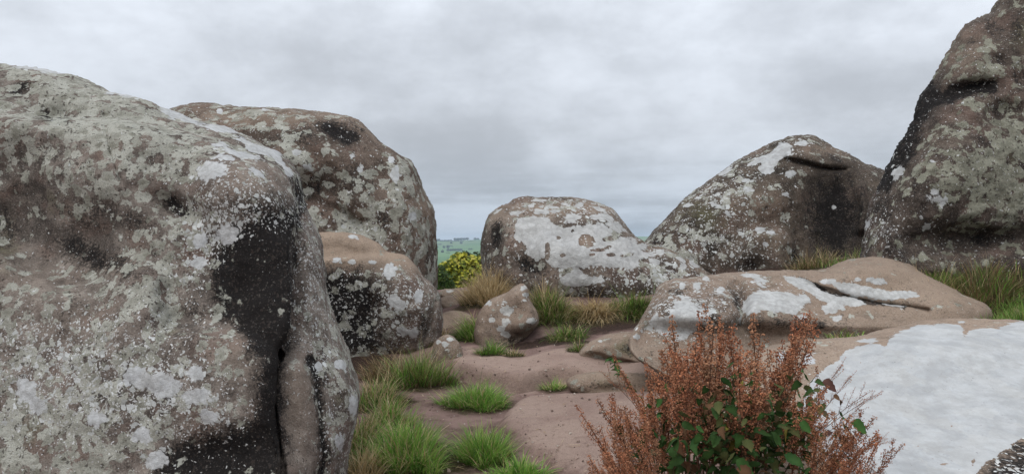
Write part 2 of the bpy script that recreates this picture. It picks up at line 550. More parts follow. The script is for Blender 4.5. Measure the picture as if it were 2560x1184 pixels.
_n = len(CTRL)
_M = np.zeros((_n + 3, _n + 3))
_M[:_n, :_n] = _d - 0.06 * np.eye(_n)
_M[:_n, _n] = 1; _M[:_n, _n + 1:] = CTRL[:, :2]
_M[_n:, :_n] = _M[:_n, _n:].T
_s = np.linalg.solve(_M, np.concatenate([CTRL[:, 2], [0, 0, 0]]))
RBF_W, RBF_A = _s[:_n], _s[_n:]
FAR_Y = np.array([13.5, 14.6, 16, 18, 22, 40, 80, 300, 900, 1500, 2000, 2400, 2720, 3000, 4200])
FAR_Z = np.array([0.0, 0.0, -0.5, -1.6, -3.4, -8, -16, -29, -31, -29, -18, -6, 6.5, 4, -40])


LEDGE = catmull([at(px, py, Y)[:2] for px, py, Y in ((1000, 915, 8.6), (1120, 932, 8.2), (1190, 945, 7.75), (1245, 958, 7.52), (1278, 974, 7.35), (1312, 972, 7.36), (1345, 962, 7.46), (1400, 952, 7.6), (1450, 960, 7.45), (1560, 985, 7.1), (1700, 1000, 6.9))], 4, False)
SLAB = catmull([at(px, py, Y)[:2] for px, py, Y in ((1262, 1050, 6.05), (1300, 1000, 6.8), (1380, 990, 6.95), (1480, 995, 6.9), (1600, 1010, 6.7), (1760, 1060, 6.0), (1760, 1180, 4.8), (1600, 1260, 4.2), (1440, 1200, 4.6), (1370, 1150, 4.98), (1300, 1105, 5.4))], 4)


def ground_z(x, y):
    x, y = np.asarray(x, float), np.asarray(y, float)
    xc, yc = np.clip(x, -8, 9), np.clip(y, -1, 15)
    z = RBF_A[0] + RBF_A[1] * xc + RBF_A[2] * yc
    for (cx, cy, cz), wgt in zip(CTRL, RBF_W):
        z = z + wgt * np.sqrt((xc - cx) ** 2 + (yc - cy) ** 2 + 0.12)
    f = np.clip((y - 13.6) / 3.0, 0, 1)
    f = f * f * (3 - 2 * f)
    zf = np.interp(y, FAR_Y, FAR_Z)
    r = np.clip((y - 300) / 2000, 0, 1)
    P = np.stack([x.ravel() / 420, y.ravel() / 420, np.zeros(x.size)], 1)
    roll = perlin3(P, 21).reshape(x.shape)
    zf = zf + r * (roll * 7.0 + np.clip(x + 230, -500, 500) * 0.032)
    z = z * (1 - f) + (zf + 0.4 * (1 - np.clip((y - 16) / 20, 0, 1))) * f
    nr = np.where((y > 3.5) & (y < 11) & (x > -2.5) & (x < 3.2))
    if len(nr[0]):
        xx, yy = x[nr], y[nr]
        d, qx, qy = seg_near(xx, yy, LEDGE, False)
        wob = 0.05 * perlin3(np.stack([xx * 3, yy * 3, xx * 0], 1), 41)
        sgd = np.where(yy > np.interp(xx, LEDGE[:, 0], LEDGE[:, 1]), d, -d) + wob
        tt = np.clip((sgd + 0.02) / 0.055, 0, 1)
        stp = tt ** 0.5 * np.clip(1.6 - 1.1 * np.abs(xx + 0.02 - 0.12), 0.45, 1) * np.exp(-(np.clip(sgd, 0, 9) / 1.3) ** 2)
        ends = np.clip((xx + 1.25) / 0.3, 0, 1) * np.clip((2.0 - xx) / 0.4, 0, 1)
        z[nr] += (0.15 * stp - 0.07 * np.exp(-((sgd + 0.05) / 0.035) ** 2) * np.clip((0.75 - np.abs(xx - 0.1)) / 0.4, 0, 1)) * ends
        ds_ = np.where(inside_poly(xx, yy, SLAB), 1, -1) * seg_near(xx, yy, SLAB)[0] + wob
        ts = np.clip((ds_ + 0.04) / 0.15, 0, 1)
        z[nr] += 0.075 * (1 - (1 - ts) ** 2.2)
    near = np.clip((20 - y) / 6, 0, 1) * np.clip((14 - np.abs(x)) / 4, 0, 1)
    Pn = np.stack([x.ravel(), y.ravel(), np.zeros(x.size)], 1)
    z = z + near * (fbm(Pn, 1.3, 4, 0.5, 4) * 0.022 + fbm(Pn, 9.0, 3, 0.5, 6) * 0.008).reshape(x.shape)
    return z


def hit(px, py, Ymax=60.0):
    Ys = np.concatenate([np.arange(1.6, 16, 0.02), np.arange(16, Ymax, 0.2)])
    x = (px - 1280) / FOC * Ys
    zr = EYE - (py - HOR) / FOC * Ys
    g = ground_z(x, Ys)
    b = np.where(zr <= g)[0]
    i = b[0] if len(b) else len(Ys) - 1
    return x[i], Ys[i], g[i]


def graded(lo, a, b, hi, stepn, growth=1.22):
    mid = list(np.arange(a, b, stepn))
    up, s, v = [], stepn, b
    while v < hi:
        up.append(v)
        s *= growth
        s = min(s, 70)
        v += s
    up.append(hi)
    dn, s, v = [], stepn, a
    while v > lo:
        s *= growth
        s = min(s, 300)
        v -= s
        dn.append(max(v, lo))
    return np.array(sorted(set(dn)) + mid + up)


gxs = graded(-3500, -2.2, 4.4, 3500, 0.03, 1.25)
gys = graded(-40, 3.8, 14.6, 4200, 0.04, 1.25)
gys = np.concatenate([gys[gys < 6.3], np.arange(6.3, 8.3, 0.016), gys[gys >= 8.3]])
gX, gY = np.meshgrid(gxs, gys)
gZ = ground_z(gX.ravel(), gY.ravel())
gv = np.stack([gX.ravel(), gY.ravel(), gZ], 1)
gi = np.arange(len(gv)).reshape(gX.shape)
gq = np.stack([gi[:-1, :-1].ravel(), gi[:-1, 1:].ravel(), gi[1:, 1:].ravel(), gi[1:, :-1].ravel()], 1)
gme = mesh_np('ground', gv, gq)
GRASSY, PEATY = [], []


def ground_mask():
    gr, pe = np.zeros(len(gv)), np.zeros(len(gv))
    for (x, y, r) in GRASSY:
        d = np.sqrt((gv[:, 0] - x) ** 2 + (gv[:, 1] - y) ** 2)
        gr = np.maximum(gr, np.clip(1 - 0.5 * d / r, 0, 1))
    for (x, y, r) in PEATY:
        d = np.sqrt((gv[:, 0] - x) ** 2 + (gv[:, 1] - y) ** 2)
        pe = np.maximum(pe, np.clip(1 - 0.5 * d / r, 0, 1))
    far = np.clip((gv[:, 1] - 14.5) / 2.0, 0, 1)
    x, y = gv[:, 0], gv[:, 1]
    rk = far * 0
    nr = np.where((y > 3.5) & (y < 11) & (x > -2.5) & (x < 3.2))[0]
    ly = np.interp(x[nr], LEDGE[:, 0], LEDGE[:, 1])
    r1 = np.exp(-((y[nr] - ly - 0.35) / 0.60) ** 2) * np.clip((x[nr] + 0.9) / 0.4, 0, 1)
    sdd = np.where(inside_poly(x[nr], y[nr], SLAB), 1, -1) * seg_near(x[nr], y[nr], SLAB)[0]
    rk[nr] = np.maximum(r1, np.clip(0.5 + sdd / 0.35, 0, 1))
    add_col(gme, 'm1', np.stack([gr, pe, far, rk], 1))


def ground_material():
    m, N = new_mat('trodden_earth')
    P = N.new('ShaderNodeTexCoord').outputs['Object']
    a = N.new('ShaderNodeAttribute', {'attribute_name': 'm1'})
    s = N.new('ShaderNodeSeparateColor', None, Color=a.outputs['Color'])
    nb, nm = N.noise(P, 1.5, 4.0), N.noise(P, 7.0, 5.0, 0.65)
    nf, gr = N.noise(P, 60.0, 4.0, 0.7), N.noise(P, 190.0, 2.0, 0.7)
    c = N.mix(N.mapr(N.math('ADD', N.math('MULTIPLY', nb, 0.6), N.math('MULTIPLY', nm, 0.4)), 0.36, 0.62), (0.135, 0.084, 0.073), (0.275, 0.185, 0.157))
    c = N.mix(N.mapr(nf, 0.56, 0.72, 0.0, 0.45), c, (0.30, 0.235, 0.19))
    c = N.mix(N.mapr(gr, 0.52, 0.72, 0.0, 0.5), c, (0.075, 0.05, 0.042))
    d, vc = N.voro(P, 55.0)
    sc = N.new('ShaderNodeSeparateColor', None, Color=vc)
    c = N.mix(N.mapr(N.math('SUBTRACT', N.math('SUBTRACT', 0.26, sc.outputs[0]), d), -0.05, 0.03, 0, 0.75), c, (0.36, 0.29, 0.24))
    rk = N.mapr(N.math('ADD', a.outputs['Alpha'], N.math('MULTIPLY', N.math('SUBTRACT', nm, 0.5), 0.7)), 0.35, 0.7)
    c = N.mix(N.math('MULTIPLY', rk, 0.8), c, N.mix(N.mapr(gr, 0.45, 0.7), N.mix(N.mapr(nb, 0.35, 0.6), (0.345, 0.243, 0.20), (0.42, 0.315, 0.255)), (0.21, 0.145, 0.122)))
    pe = N.math('ADD', s.outputs[1], N.math('MULTIPLY', N.math('SUBTRACT', nm, 0.5), 0.6))
    c = N.mix(N.mapr(pe, 0.38, 0.62), c, N.mix(N.mapr(nf, 0.4, 0.65), (0.022, 0.015, 0.012), (0.085, 0.052, 0.040)))
    gs = N.math('ADD', s.outputs[0], N.math('MULTIPLY', N.math('SUBTRACT', nm, 0.5), 0.6))
    c = N.mix(N.mapr(gs, 0.42, 0.62), c, N.mix(N.mapr(nf, 0.4, 0.62), (0.03, 0.024, 0.013), (0.085, 0.066, 0.035)))
    # fields across the valley
    dF, cF = N.voro(N.vmath('MULTIPLY', N.vmath('ADD', P, N.vmath('MULTIPLY', N.noise(P, 0.004, 2.0, 0.5, col=True), (90.0, 90.0, 0.0))), (1.0, 0.55, 0.0)), 0.0055, 0.8)
    sF = N.new('ShaderNodeSeparateColor', None, Color=cF)
    fld = N.mix(sF.outputs[0], (0.055, 0.125, 0.035), (0.115, 0.20, 0.060))
    fld = N.mix(N.mapr(sF.outputs[1], 0.75, 0.95), fld, (0.17, 0.19, 0.085))
    fld = N.mix(N.mapr(N.noise(P, 0.02, 4.0), 0.45, 0.65, 0, 0.4), fld, (0.06, 0.12, 0.04))
    c = N.mix(s.outputs[2], c, fld)
    crd, crc = N.voro(N.vmath('ADD', P, N.vmath('MULTIPLY', N.noise(P, 5.0, 3.0, 0.6, col=True), (0.25, 0.25, 0.25))), 9.0)
    c = N.mix(N.mapr(N.noise(P, 16.0, 4.0, 0.7), 0.52, 0.70, 0.0, 0.38), c, N.vmath('MULTIPLY', c, (0.45, 0.42, 0.40)))
    h = N.math('ADD', N.math('MULTIPLY', nf, 0.8), N.math('ADD', N.math('MULTIPLY', gr, 0.45), nm))
    h = N.math('ADD', h, N.math('MULTIPLY', crd, 0.5))
    finish(m, N, c, 0.95, 0.08, h, 0.9, 0.025)
    return m


gme.materials.append(ground_material())
ground = link(bpy.data.objects.new('ground', gme))
tag(ground, kind='structure')

# ------------------------------------------------------------------ rock materials
M_left = rock_material('rock_near_left', 0.62, seed=1, wb=0.45, dark=(0.062, 0.052, 0.045), mid=(0.165, 0.138, 0.118), light=(0.31, 0.268, 0.23), tan=(0.27, 0.215, 0.172))
M_back = rock_material('rock_far_left', 1.5, seed=2, dark=(0.052, 0.038, 0.030), mid=(0.128, 0.095, 0.075), light=(0.225, 0.172, 0.135))
M_mid = rock_material('rock_mid_left', 1.1, seed=3)
M_cent = rock_material('rock_centre', 1.9, seed=4, white=(0.49, 0.485, 0.475))
M_rback = rock_material('rock_far_right', 1.6, seed=5, dark=(0.030, 0.025, 0.020), mid=(0.082, 0.064, 0.050), light=(0.155, 0.122, 0.095))
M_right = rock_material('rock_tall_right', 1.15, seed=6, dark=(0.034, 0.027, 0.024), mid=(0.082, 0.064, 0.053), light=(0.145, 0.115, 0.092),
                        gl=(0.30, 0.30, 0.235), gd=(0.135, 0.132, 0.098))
M_slab = rock_material('rock_slab', 1.0, seed=7, white=(0.51, 0.51, 0.50), mid=(0.21, 0.158, 0.125))
M_fore = rock_material('rock_foreground', 0.8, seed=8, rim=0.10, bump=0.45, white=(0.415, 0.425, 0.43), mid=(0.21, 0.158, 0.125))
M_small = rock_material('rock_small', 1.0, seed=9, white=(0.52, 0.515, 0.49), mid=(0.22, 0.165, 0.13))

# ------------------------------------------------------------------ big left boulder
def rel_left(F):
    r = F.zero()
    front = F.sd(catmull([(-500, 420), (300, 300), (640, 395), (738, 430), (752, 480), (742, 540), (731, 600), (727, 700), (727, 800), (712, 850),
                          (693, 890), (689, 1000), (700, 1100), (708, 1200), (712, 1400), (-500, 1400)], 4))
    r += (0.26 * F.ramp(front, -9, 9) - 0.26) * (1 - 0.6 * F.ramp(F.y, 820, 940))
    r += 0.12 * F.ramp(front, -150, -40)
    # hollow and the lower shoulder
    r -= 0.13 * F.ga(150, 600, 260, 100, 18)
    r -= 0.10 * F.ga(20, 520, 90, 120, 0)
    low = F.sd(catmull([(-500, 560), (-200, 590), (0, 628), (70, 668), (150, 706), (230, 712), (290, 668), (350, 650), (400, 690), (430, 800), (640, 860), (690, 1000), (680, 1400), (-500, 1400)], 4))
    r += 0.14 * F.ramp(low, -28, 40)
    r -= 0.10 * F.ga(445, 520, 80, 34, 28)
    r -= 0.06 * F.ga(520, 620, 60, 60)
    r += 0.07 * F.ga(620, 480, 120, 60, 10)
    r -= 0.04 * F.ga(620, 700, 120, 130)
    r -= 0.022 * F.gr([(262, 280), (268, 340), (280, 390), (300, 450)], 6)
    r -= 0.07 * F.ga(55, 228, 60, 28, -25) + 0.09 * F.ga(130, 285, 70, 26, 10)
    r -= 0.05 * F.gr([(0, 420), (120, 380), (300, 400), (480, 450)], 40)
    r -= 0.13 * F.gr([(697, 880), (690, 950), (688, 1010), (694, 1080), (704, 1150), (708, 1300)], 4.5)
    r -= 0.05 * F.gr([(788, 900), (792, 1000), (795, 1100), (790, 1300)], 14)
    r -= 0.10 * F.ga(560, 1140, 150, 60, -8)
    r -= 0.05 * F.ga(420, 820, 50, 40)
    r += 0.05 * F.ga(300, 420, 140, 50, 15)
    return r


def mask_left(F):
    W_ = mx(F.el(527, 432, 36.8, 25.3), F.el(352, 945, 41.4, 27.6, 20), F.el(412, 965, 52.9, 31.05, 12), F.el(492, 935, 28.75, 25.3), F.el(497, 993, 37.95, 23),
            F.el(525, 1040, 23, 17.25), F.el(352, 1088, 25.3, 20.7), F.el(60, 975, 29.9, 37.95, -20), F.el(95, 1010, 27.6, 23), F.el(245, 1040, 29.9, 23),
            F.el(505, 665, 21.85, 13.8), F.el(395, 1150, 32.2, 27.6) * 0.9, F.el(600, 385, 55, 12, 12), F.el(640, 365, 60, 10, 26), F.el(690, 385, 40, 9, 35),
            F.el(720, 415, 30, 8, 55), F.el(450, 285, 60, 10, 18), F.el(560, 315, 60, 11, 15), F.el(640, 440, 26, 9, 15), F.el(560, 400, 30, 8, 8), F.el(120, 170, 90, 9, 8),
            F.el(330, 240, 60, 7, 12), F.el(275, 232, 20, 6), F.el(840, 1105, 14, 22), F.el(885, 1010, 13, 28), F.el(852, 912, 14, 16), F.el(798, 915, 7, 16), F.el(550, 360, 24, 9, 8),
            F.el(500, 600, 27.6, 25.3) * 0.93, F.el(575, 585, 39.1, 29.9) * 0.9)
    S_ = 0.17 + 0.52 * F.ga(200, 950, 260, 150) + 0.58 * F.ga(610, 525, 130, 55) + 0.50 * F.ga(525, 590, 65, 65) + 0.3 * F.ga(490, 1010, 140, 100)
    S_ += 0.42 * F.ga(770, 700, 45, 160) + 0.25 * F.ga(830, 1000, 50, 200) + 0.2 * F.ga(560, 440, 120, 50) + 0.2 * F.ga(480, 700, 80, 90)
    S_ += 0.16 * F.ga(660, 700, 90, 150) + 0.25 * F.ga(60, 850, 130, 40)
    G_ = 0.43 + 0.30 * F.ga(250, 260, 320, 80, 18) + 0.15 * F.ga(250, 1000, 300, 150) + 0.25 * F.ga(30, 320, 70, 60) + 0.2 * F.ga(250, 340, 120, 60) + 0.22 * F.ga(250, 470, 90, 40) + 0.28 * F.ga(430, 600, 90, 70) + 0.3 * F.ga(380, 720, 110, 70)
    G_ += 0.15 * F.ga(60, 1050, 160, 120) + 0.18 * F.ga(870, 930, 40, 130) + 0.25 * F.ga(250, 1150, 130, 60) + 0.12 * F.ga(330, 370, 250, 80)
    G_ -= 0.5 * F.ga(675, 930, 45, 170) + 0.45 * F.ga(570, 1130, 170, 70) + 0.4 * F.ga(200, 600, 190, 80, 20) + 0.35 * F.ga(650, 690, 110, 200) + 0.3 * F.ga(740, 1020, 50, 170) + 0.1 * F.ga(60, 690, 120, 50) + 0.25 * F.ga(630, 470, 90, 40)
    K_ = mx(F.po([(560, 620), (620, 560), (735, 530), (728, 640), (728, 780), (712, 850), (695, 900), (692, 1180), (650, 1184), (650, 960), (640, 880), (590, 800), (550, 780), (545, 680)], 40) * 1.3,
            F.po([(420, 1140), (520, 1090), (620, 1060), (690, 1010), (700, 1184), (700, 1300), (400, 1300)], 38) * 1.0,
            0.62 * F.ga(435, 515, 60, 20, 25) * 1.2, 0.85 * F.ga(50, 225, 45, 20, -30), 0.95 * F.ga(128, 290, 52, 18, 10), 0.72 * F.gr([(738, 450), (752, 500), (738, 560)], 16),  # also darker in the crack dent, the upper holes and the nook
            0.75 * F.gr([(786, 900), (794, 1000), (797, 1120), (790, 1300)], 18), 0.55 * F.ga(640, 520, 100, 40),
            0.60 * F.ga(215, 625, 190, 42, 22), 0.55 * F.ga(15, 560, 60, 70), 0.5 * F.ga(300, 540, 130, 40, 15), 0.46 * F.ga(60, 460, 60, 40), 0.42 * F.ga(480, 780, 60, 40), 0.42 * F.ga(810, 900, 20, 90), 0.45 * F.ga(230, 560, 60, 60), 0.5 * F.ga(410, 820, 22, 30))  # broad left terms paint the hollow's shade into the colour
    S_ = S_ * (1 - 0.62 * np.clip(F.po([(560, 650), (620, 600), (735, 590), (728, 640), (728, 780), (712, 850), (695, 900), (692, 1180), (650, 1184), (650, 960), (640, 880), (590, 800), (550, 780), (545, 680)], 30), 0, 1))
    T_ = 0.75 * F.ga(740, 1000, 42, 140) + 0.35 * F.ga(60, 690, 130, 50) + 0.5 * F.ga(300, 665, 45, 22, -25) + 0.5 * F.ga(640, 450, 90, 40) + 0.4 * F.ga(600, 900, 70, 60) + 0.3 * F.ga(200, 800, 140, 60) + 0.3 * F.ga(320, 350, 80, 30)
    M_ = 0.45 * F.ga(20, 600, 60, 100) + 0.4 * F.ga(420, 800, 50, 70) + 0.42 * F.ga(60, 1080, 90, 60) + 0.35 * F.ga(140, 500, 70, 50) + 0.35 * F.ga(205, 680, 50, 25) + 0.4 * F.ga(860, 1000, 30, 90)
    return dict(W=W_, S=S_, G=G_, K=K_, T=T_, M=M_)


boulder('boulder', 'huge grey boulder filling the left side, with a black stain and a dark vertical crack',
        [(-420, 420), (-280, 220), (-130, 165), (0, 157), (80, 165), (160, 185), (230, 209), (285, 231), (350, 246), (430, 281), (500, 300), (580, 322), (640, 350),
         (700, 380), (730, 407), (747, 435), (753, 470), (759, 515), (777, 545), (797, 590), (813, 650), (820, 740), (842, 800), (870, 865), (890, 935), (900, 1000),
         (893, 1050), (876, 1120), (868, 1184), (860, 1330), (700, 1420), (0, 1450), (-420, 1420), (-560, 1000), (-540, 650)],
        (700, 800, 4.75, 0.22, -0.05), 0.80, 1.6, 175, 2.2, M_left, rel_left, mask_left, step=4.0, noise=(0.055, 1.7), fine=0.016, seed=1, warp=14)


# ------------------------------------------------------------------ far left boulder
def rel_back(F):
    r = -0.16 * F.ga(850, 335, 60, 26, 5) - 0.12 * F.ga(770, 470, 50, 40)
    r += 0.25 * F.ga(700, 380, 200, 70) - 0.18 * F.gr([(900, 320), (930, 380), (960, 470), (980, 600)], 40) * 0.7
    r += 0.2 * F.ga(1000, 520, 70, 120) - 0.12 * F.gr([(560, 330), (700, 350), (800, 400), (830, 480)], 22)
    r -= 0.15 * F.ga(900, 560, 60, 40) + 0.10 * F.gr([(780, 500), (850, 530), (900, 560)], 12)
    return r


def mask_back(F):
    G_ = 0.40 + 0.26 * F.ga(950, 500, 110, 110) + 0.22 * F.ga(760, 400, 90, 80) + 0.2 * F.ga(900, 580, 120, 60) + 0.15 * F.ga(600, 300, 120, 30) - 0.25 * F.ga(860, 340, 100, 40) - 0.25 * F.ga(930, 370, 40, 60)
    K_ = mx(0.95 * F.ga(835, 330, 56, 24, 8), 0.85 * F.ga(872, 342, 34, 22), 0.5 * F.ga(800, 350, 60, 20, -20), 0.66 * F.ga(790, 465, 60, 40), 0.52 * F.ga(740, 340, 120, 30), 0.55 * F.ga(890, 450, 60, 60), 0.45 * F.ga(960, 560, 40, 60), 0.38 * F.ga(870, 600, 100, 40), 0.42 * F.ga(1080, 640, 20, 60))
    T_ = 0.4 * F.ga(640, 290, 170, 25) + 0.4 * F.ga(1060, 520, 30, 100) + 0.04
    W_ = mx(*[F.el(x, y, a, b) * 0.98 for x, y, a, b in ((885, 385, 10, 9), (990, 440, 12, 20), (975, 405, 9, 11), (900, 420, 9, 8), (660, 272, 10, 5), (550, 275, 8, 5), (745, 380, 14, 8), (770, 415, 13, 8), (1030, 540, 16, 12))])
    return dict(W=W_, S=0.22 + 0.18 * F.ga(930, 580, 120, 70), G=G_, K=K_, T=T_, M=F.zero())


boulder('boulder', 'tall brown boulder with a flat top and black oval stain, behind the huge left one',
        [(433, 273), (490, 262), (560, 265), (640, 266), (720, 270), (790, 275), (850, 285), (895, 300), (922, 325), (947, 352), (985, 370), (1025, 396), (1046, 425), (1061, 470),
         (1078, 510), (1087, 550), (1088, 620), (1091, 680), (1092, 730), (1080, 830), (950, 880), (700, 880), (400, 840), (300, 650), (310, 420), (370, 310)],
        (800, 500, 11.0, 0.12, 0.05), 1.15, 1.5, 170, 2.4, M_back, rel_back, mask_back, step=4.0, noise=(0.09, 1.0), fine=0.022, seed=2, warp=8)


# ------------------------------------------------------------------ mid left boulder
def rel_mid(F):
    top = F.sd(catmull([(700, 560), (900, 560), (1000, 600), (1030, 628), (965, 634), (900, 640), (820, 645), (700, 650)], 4))
    r = -0.16 * F.ramp(top, -8, 10)
    r -= 0.13 * F.gr([(1103, 735), (1082, 780), (1066, 825), (1052, 862)], 8)
    r -= 0.10 * F.ramp(F.y, 760, 880) + 0.14 * F.ga(860, 800, 90, 80)
    r += 0.07 * F.ga(990, 720, 70, 50) - 0.08 * F.ga(930, 760, 16, 40)
    return r


def mask_mid(F):
    K_ = mx(F.po([(800, 690), (860, 672), (925, 690), (945, 740), (950, 830), (930, 880), (800, 890), (780, 780)], 45) * 1.0, 0.4 * F.ga(1060, 800, 20, 50))
    W_ = mx(F.el(975, 676, 22, 20), F.el(840, 651, 16, 9), F.el(878, 655, 10, 6), F.el(932, 655, 13, 5), F.el(880, 590, 16, 6, 10), F.el(1008, 825, 16, 15), F.el(1036, 828, 15, 17), F.el(1000, 760, 18, 16) * .95, F.el(1050, 740, 13, 17), F.el(985, 750, 26, 24) * 0.8)
    S_ = 0.28 + 0.42 * F.ga(1010, 770, 60, 70) + 0.22 * F.ga(860, 790, 80, 90)
    S_ *= F.ramp(F.y, 630, 690) * 0.8 + 0.2
    T_ = 0.95 * (1 - F.ramp(F.y + 0.1 * (F.x - 900), 640, 690)) + 0.5 * F.ga(1030, 670, 70, 26)
    return dict(W=W_, S=S_, G=0.36 - 0.3 * T_, K=K_, T=T_, M=F.zero())


boulder('boulder', 'squat boulder with a bare sandy top and black speckled face, left of the path',
        [(740, 620), (770, 588), (800, 578), (860, 580), (910, 590), (950, 608), (968, 627), (1012, 638), (1037, 660), (1056, 688), (1082, 708), (1101, 735), (1107, 772), (1106, 822),
         (1092, 858), (1060, 880), (1000, 900), (900, 925), (800, 925), (730, 880), (705, 780), (712, 690)],
        (950, 780, 9.25, 0.10, 0.0), 0.62, 0.9, 95, 2.3, M_mid, rel_mid, mask_mid, step=3.5, noise=(0.045, 1.6), fine=0.018, seed=3, warp=7)


# ------------------------------------------------------------------ centre boulder
def rel_cent(F):
    r = F.zero()
    r -= 0.24 * F.ga(1238, 600, 16, 50) - 0.10 * F.ga(1275, 620, 24, 24)
    r -= 0.06 * F.gr([(1290, 514), (1350, 509), (1430, 511), (1500, 520)], 5)
    r -= 0.12 * F.ga(1325, 668, 60, 34, 25)
    r -= 0.28 * F.ramp(F.y - 0.10 * (F.x - 1400), 690, 770)
    r += 0.15 * F.ga(1430, 640, 110, 50)
    r -= 0.10 * F.gr([(1590, 600), (1640, 650), (1700, 690)], 24)
    return r


def mask_cent(F):
    W_ = mx(F.po([(1287, 575), (1300, 545), (1340, 540), (1370, 538), (1385, 556), (1420, 565), (1470, 560), (1500, 555), (1530, 575), (1530, 600), (1550, 600), (1590, 600),
                  (1595, 630), (1640, 640), (1600, 650), (1590, 672), (1530, 672), (1480, 668), (1420, 672), (1385, 672), (1365, 655), (1345, 648), (1320, 640), (1310, 610), (1285, 600)], 13),
            F.po([(1405, 690), (1440, 672), (1470, 685), (1500, 690), (1505, 705), (1470, 712), (1425, 718), (1400, 706)], 12),
            F.el(1430, 545, 26, 12), F.el(1495, 545, 22, 9), F.el(1480, 575, 30, 16), F.el(1540, 570, 30, 12, 20), F.el(1560, 610, 30, 16), F.el(1635, 658, 18, 9), F.el(1625, 640, 20, 9), F.el(1600, 620, 18, 9),
            F.el(1650, 635, 15, 9), F.el(1328, 512, 10, 5), F.el(1290, 533, 24, 6, -14), F.el(1240, 528, 18, 4, -35), F.el(1410, 505, 12, 5), F.el(1350, 497, 16, 4), F.el(1390, 526, 14, 5), F.el(1355, 530, 22, 7), F.el(1450, 512, 14, 6), F.el(1405, 755, 7, 22),
            F.el(1428, 725, 6, 6), F.el(1700, 650, 10, 6, 30), F.el(1730, 658, 10, 6, 30), F.el(1742, 665, 10, 5), F.el(1710, 665, 9, 7), F.el(1500, 522, 16, 6, 15), F.el(1520, 545, 20, 8, 30), F.el(1380, 516, 26, 3))
    hole = mx(F.el(1466, 602, 21, 16), F.el(1520, 598, 14, 7), F.el(1500, 622, 26, 5, -10), F.el(1368, 628, 7, 22), F.el(1395, 595, 6, 6), F.el(1408, 638, 9, 5), F.el(1480, 637, 8, 4), F.el(1525, 638, 12, 5), F.el(1565, 640, 18, 4), F.el(1430, 578, 6, 4), F.el(1460, 553, 22, 6), F.el(1580, 700, 50, 16))
    W_ = np.where(hole > 0.45, np.minimum(W_, np.clip(1.0 - hole * 1.05, 0, 1)), W_)
    S_ = 0.30 + 0.25 * F.ga(1600, 700, 120, 50) + 0.25 * F.ga(1480, 520, 130, 40) + 0.2 * F.ga(1690, 660, 70, 40) - 0.15 * F.ga(1240, 560, 40, 60)
    K_ = mx(0.75 * F.ga(1240, 600, 20, 45), 0.56 * F.ga(1325, 668, 46, 28, 20), 0.55 * F.ga(1420, 755, 60, 20), 0.5 * F.ga(1600, 720, 150, 28), 0.5 * F.ga(1480, 735, 60, 18), 0.35 * F.ga(1215, 620, 20, 60))  # darker in the left recess and along the undercut foot
    T_ = 0.55 * F.ga(1420, 520, 200, 22) + 0.6 * F.ga(1466, 602, 24, 18) + 0.5 * F.ga(1700, 640, 90, 24, 25) + 0.3 * F.ga(1580, 620, 40, 20) + 0.3 * F.ga(1240, 540, 30, 25)
    G_ = 0.30 + 0.22 * F.ga(1620, 700, 120, 40)
    return dict(W=W_, S=S_, G=G_, K=K_, T=T_, M=F.zero())


boulder('boulder', 'central rounded boulder with a broad white lichen sheet over its sloping face',
        [(1207, 590), (1211, 560), (1222, 535), (1247, 516), (1274, 506), (1286, 495), (1310, 488), (1370, 488), (1430, 493), (1470, 502), (1502, 510), (1530, 520), (1550, 540), (1567, 562), (1592, 588), (1622, 607),
         (1670, 621), (1720, 640), (1755, 660), (1785, 685), (1810, 730), (1760, 800), (1600, 830), (1450, 820), (1300, 790), (1225, 750), (1207, 700), (1203, 640)],
        (1450, 700, 12.1, 0.55, 0.0), 1.0, 1.4, 110, 2.3, M_cent, rel_cent, mask_cent, step=3.0, noise=(0.07, 1.0), fine=0.02, seed=4, warp=5)


# ------------------------------------------------------------------ far right boulder
def rel_rback(F):
    r = -0.28 * F.ga(2085, 545, 75, 105) - 0.15 * F.ga(2080, 470, 70, 50)
    lip = F.sd(catmull([(1965, 395), (2000, 402), (2050, 415), (2100, 420), (2128, 412), (2150, 380), (2060, 330), (1950, 340)], 4))
    r += 0.15 * F.ramp(lip, -7, 10)
    r -= 0.10 * F.gr([(1965, 398), (2000, 405), (2050, 418), (2110, 424)], 7)
    r += 0.28 * F.ramp(F.sd(catmull([(1850, 720), (1860, 600), (1900, 575), (1950, 578), (1980, 605), (2000, 650), (2005, 720)], 4)), -16, 20)
    r -= 0.22 * F.ga(1985, 640, 20, 40)
    r += 0.12 * F.ga(1930, 500, 60, 40) - 0.14 * F.ga(1880, 670, 40, 20)
    r += 0.2 * F.gr([(2150, 470), (2160, 520), (2155, 570)], 14)
    return r


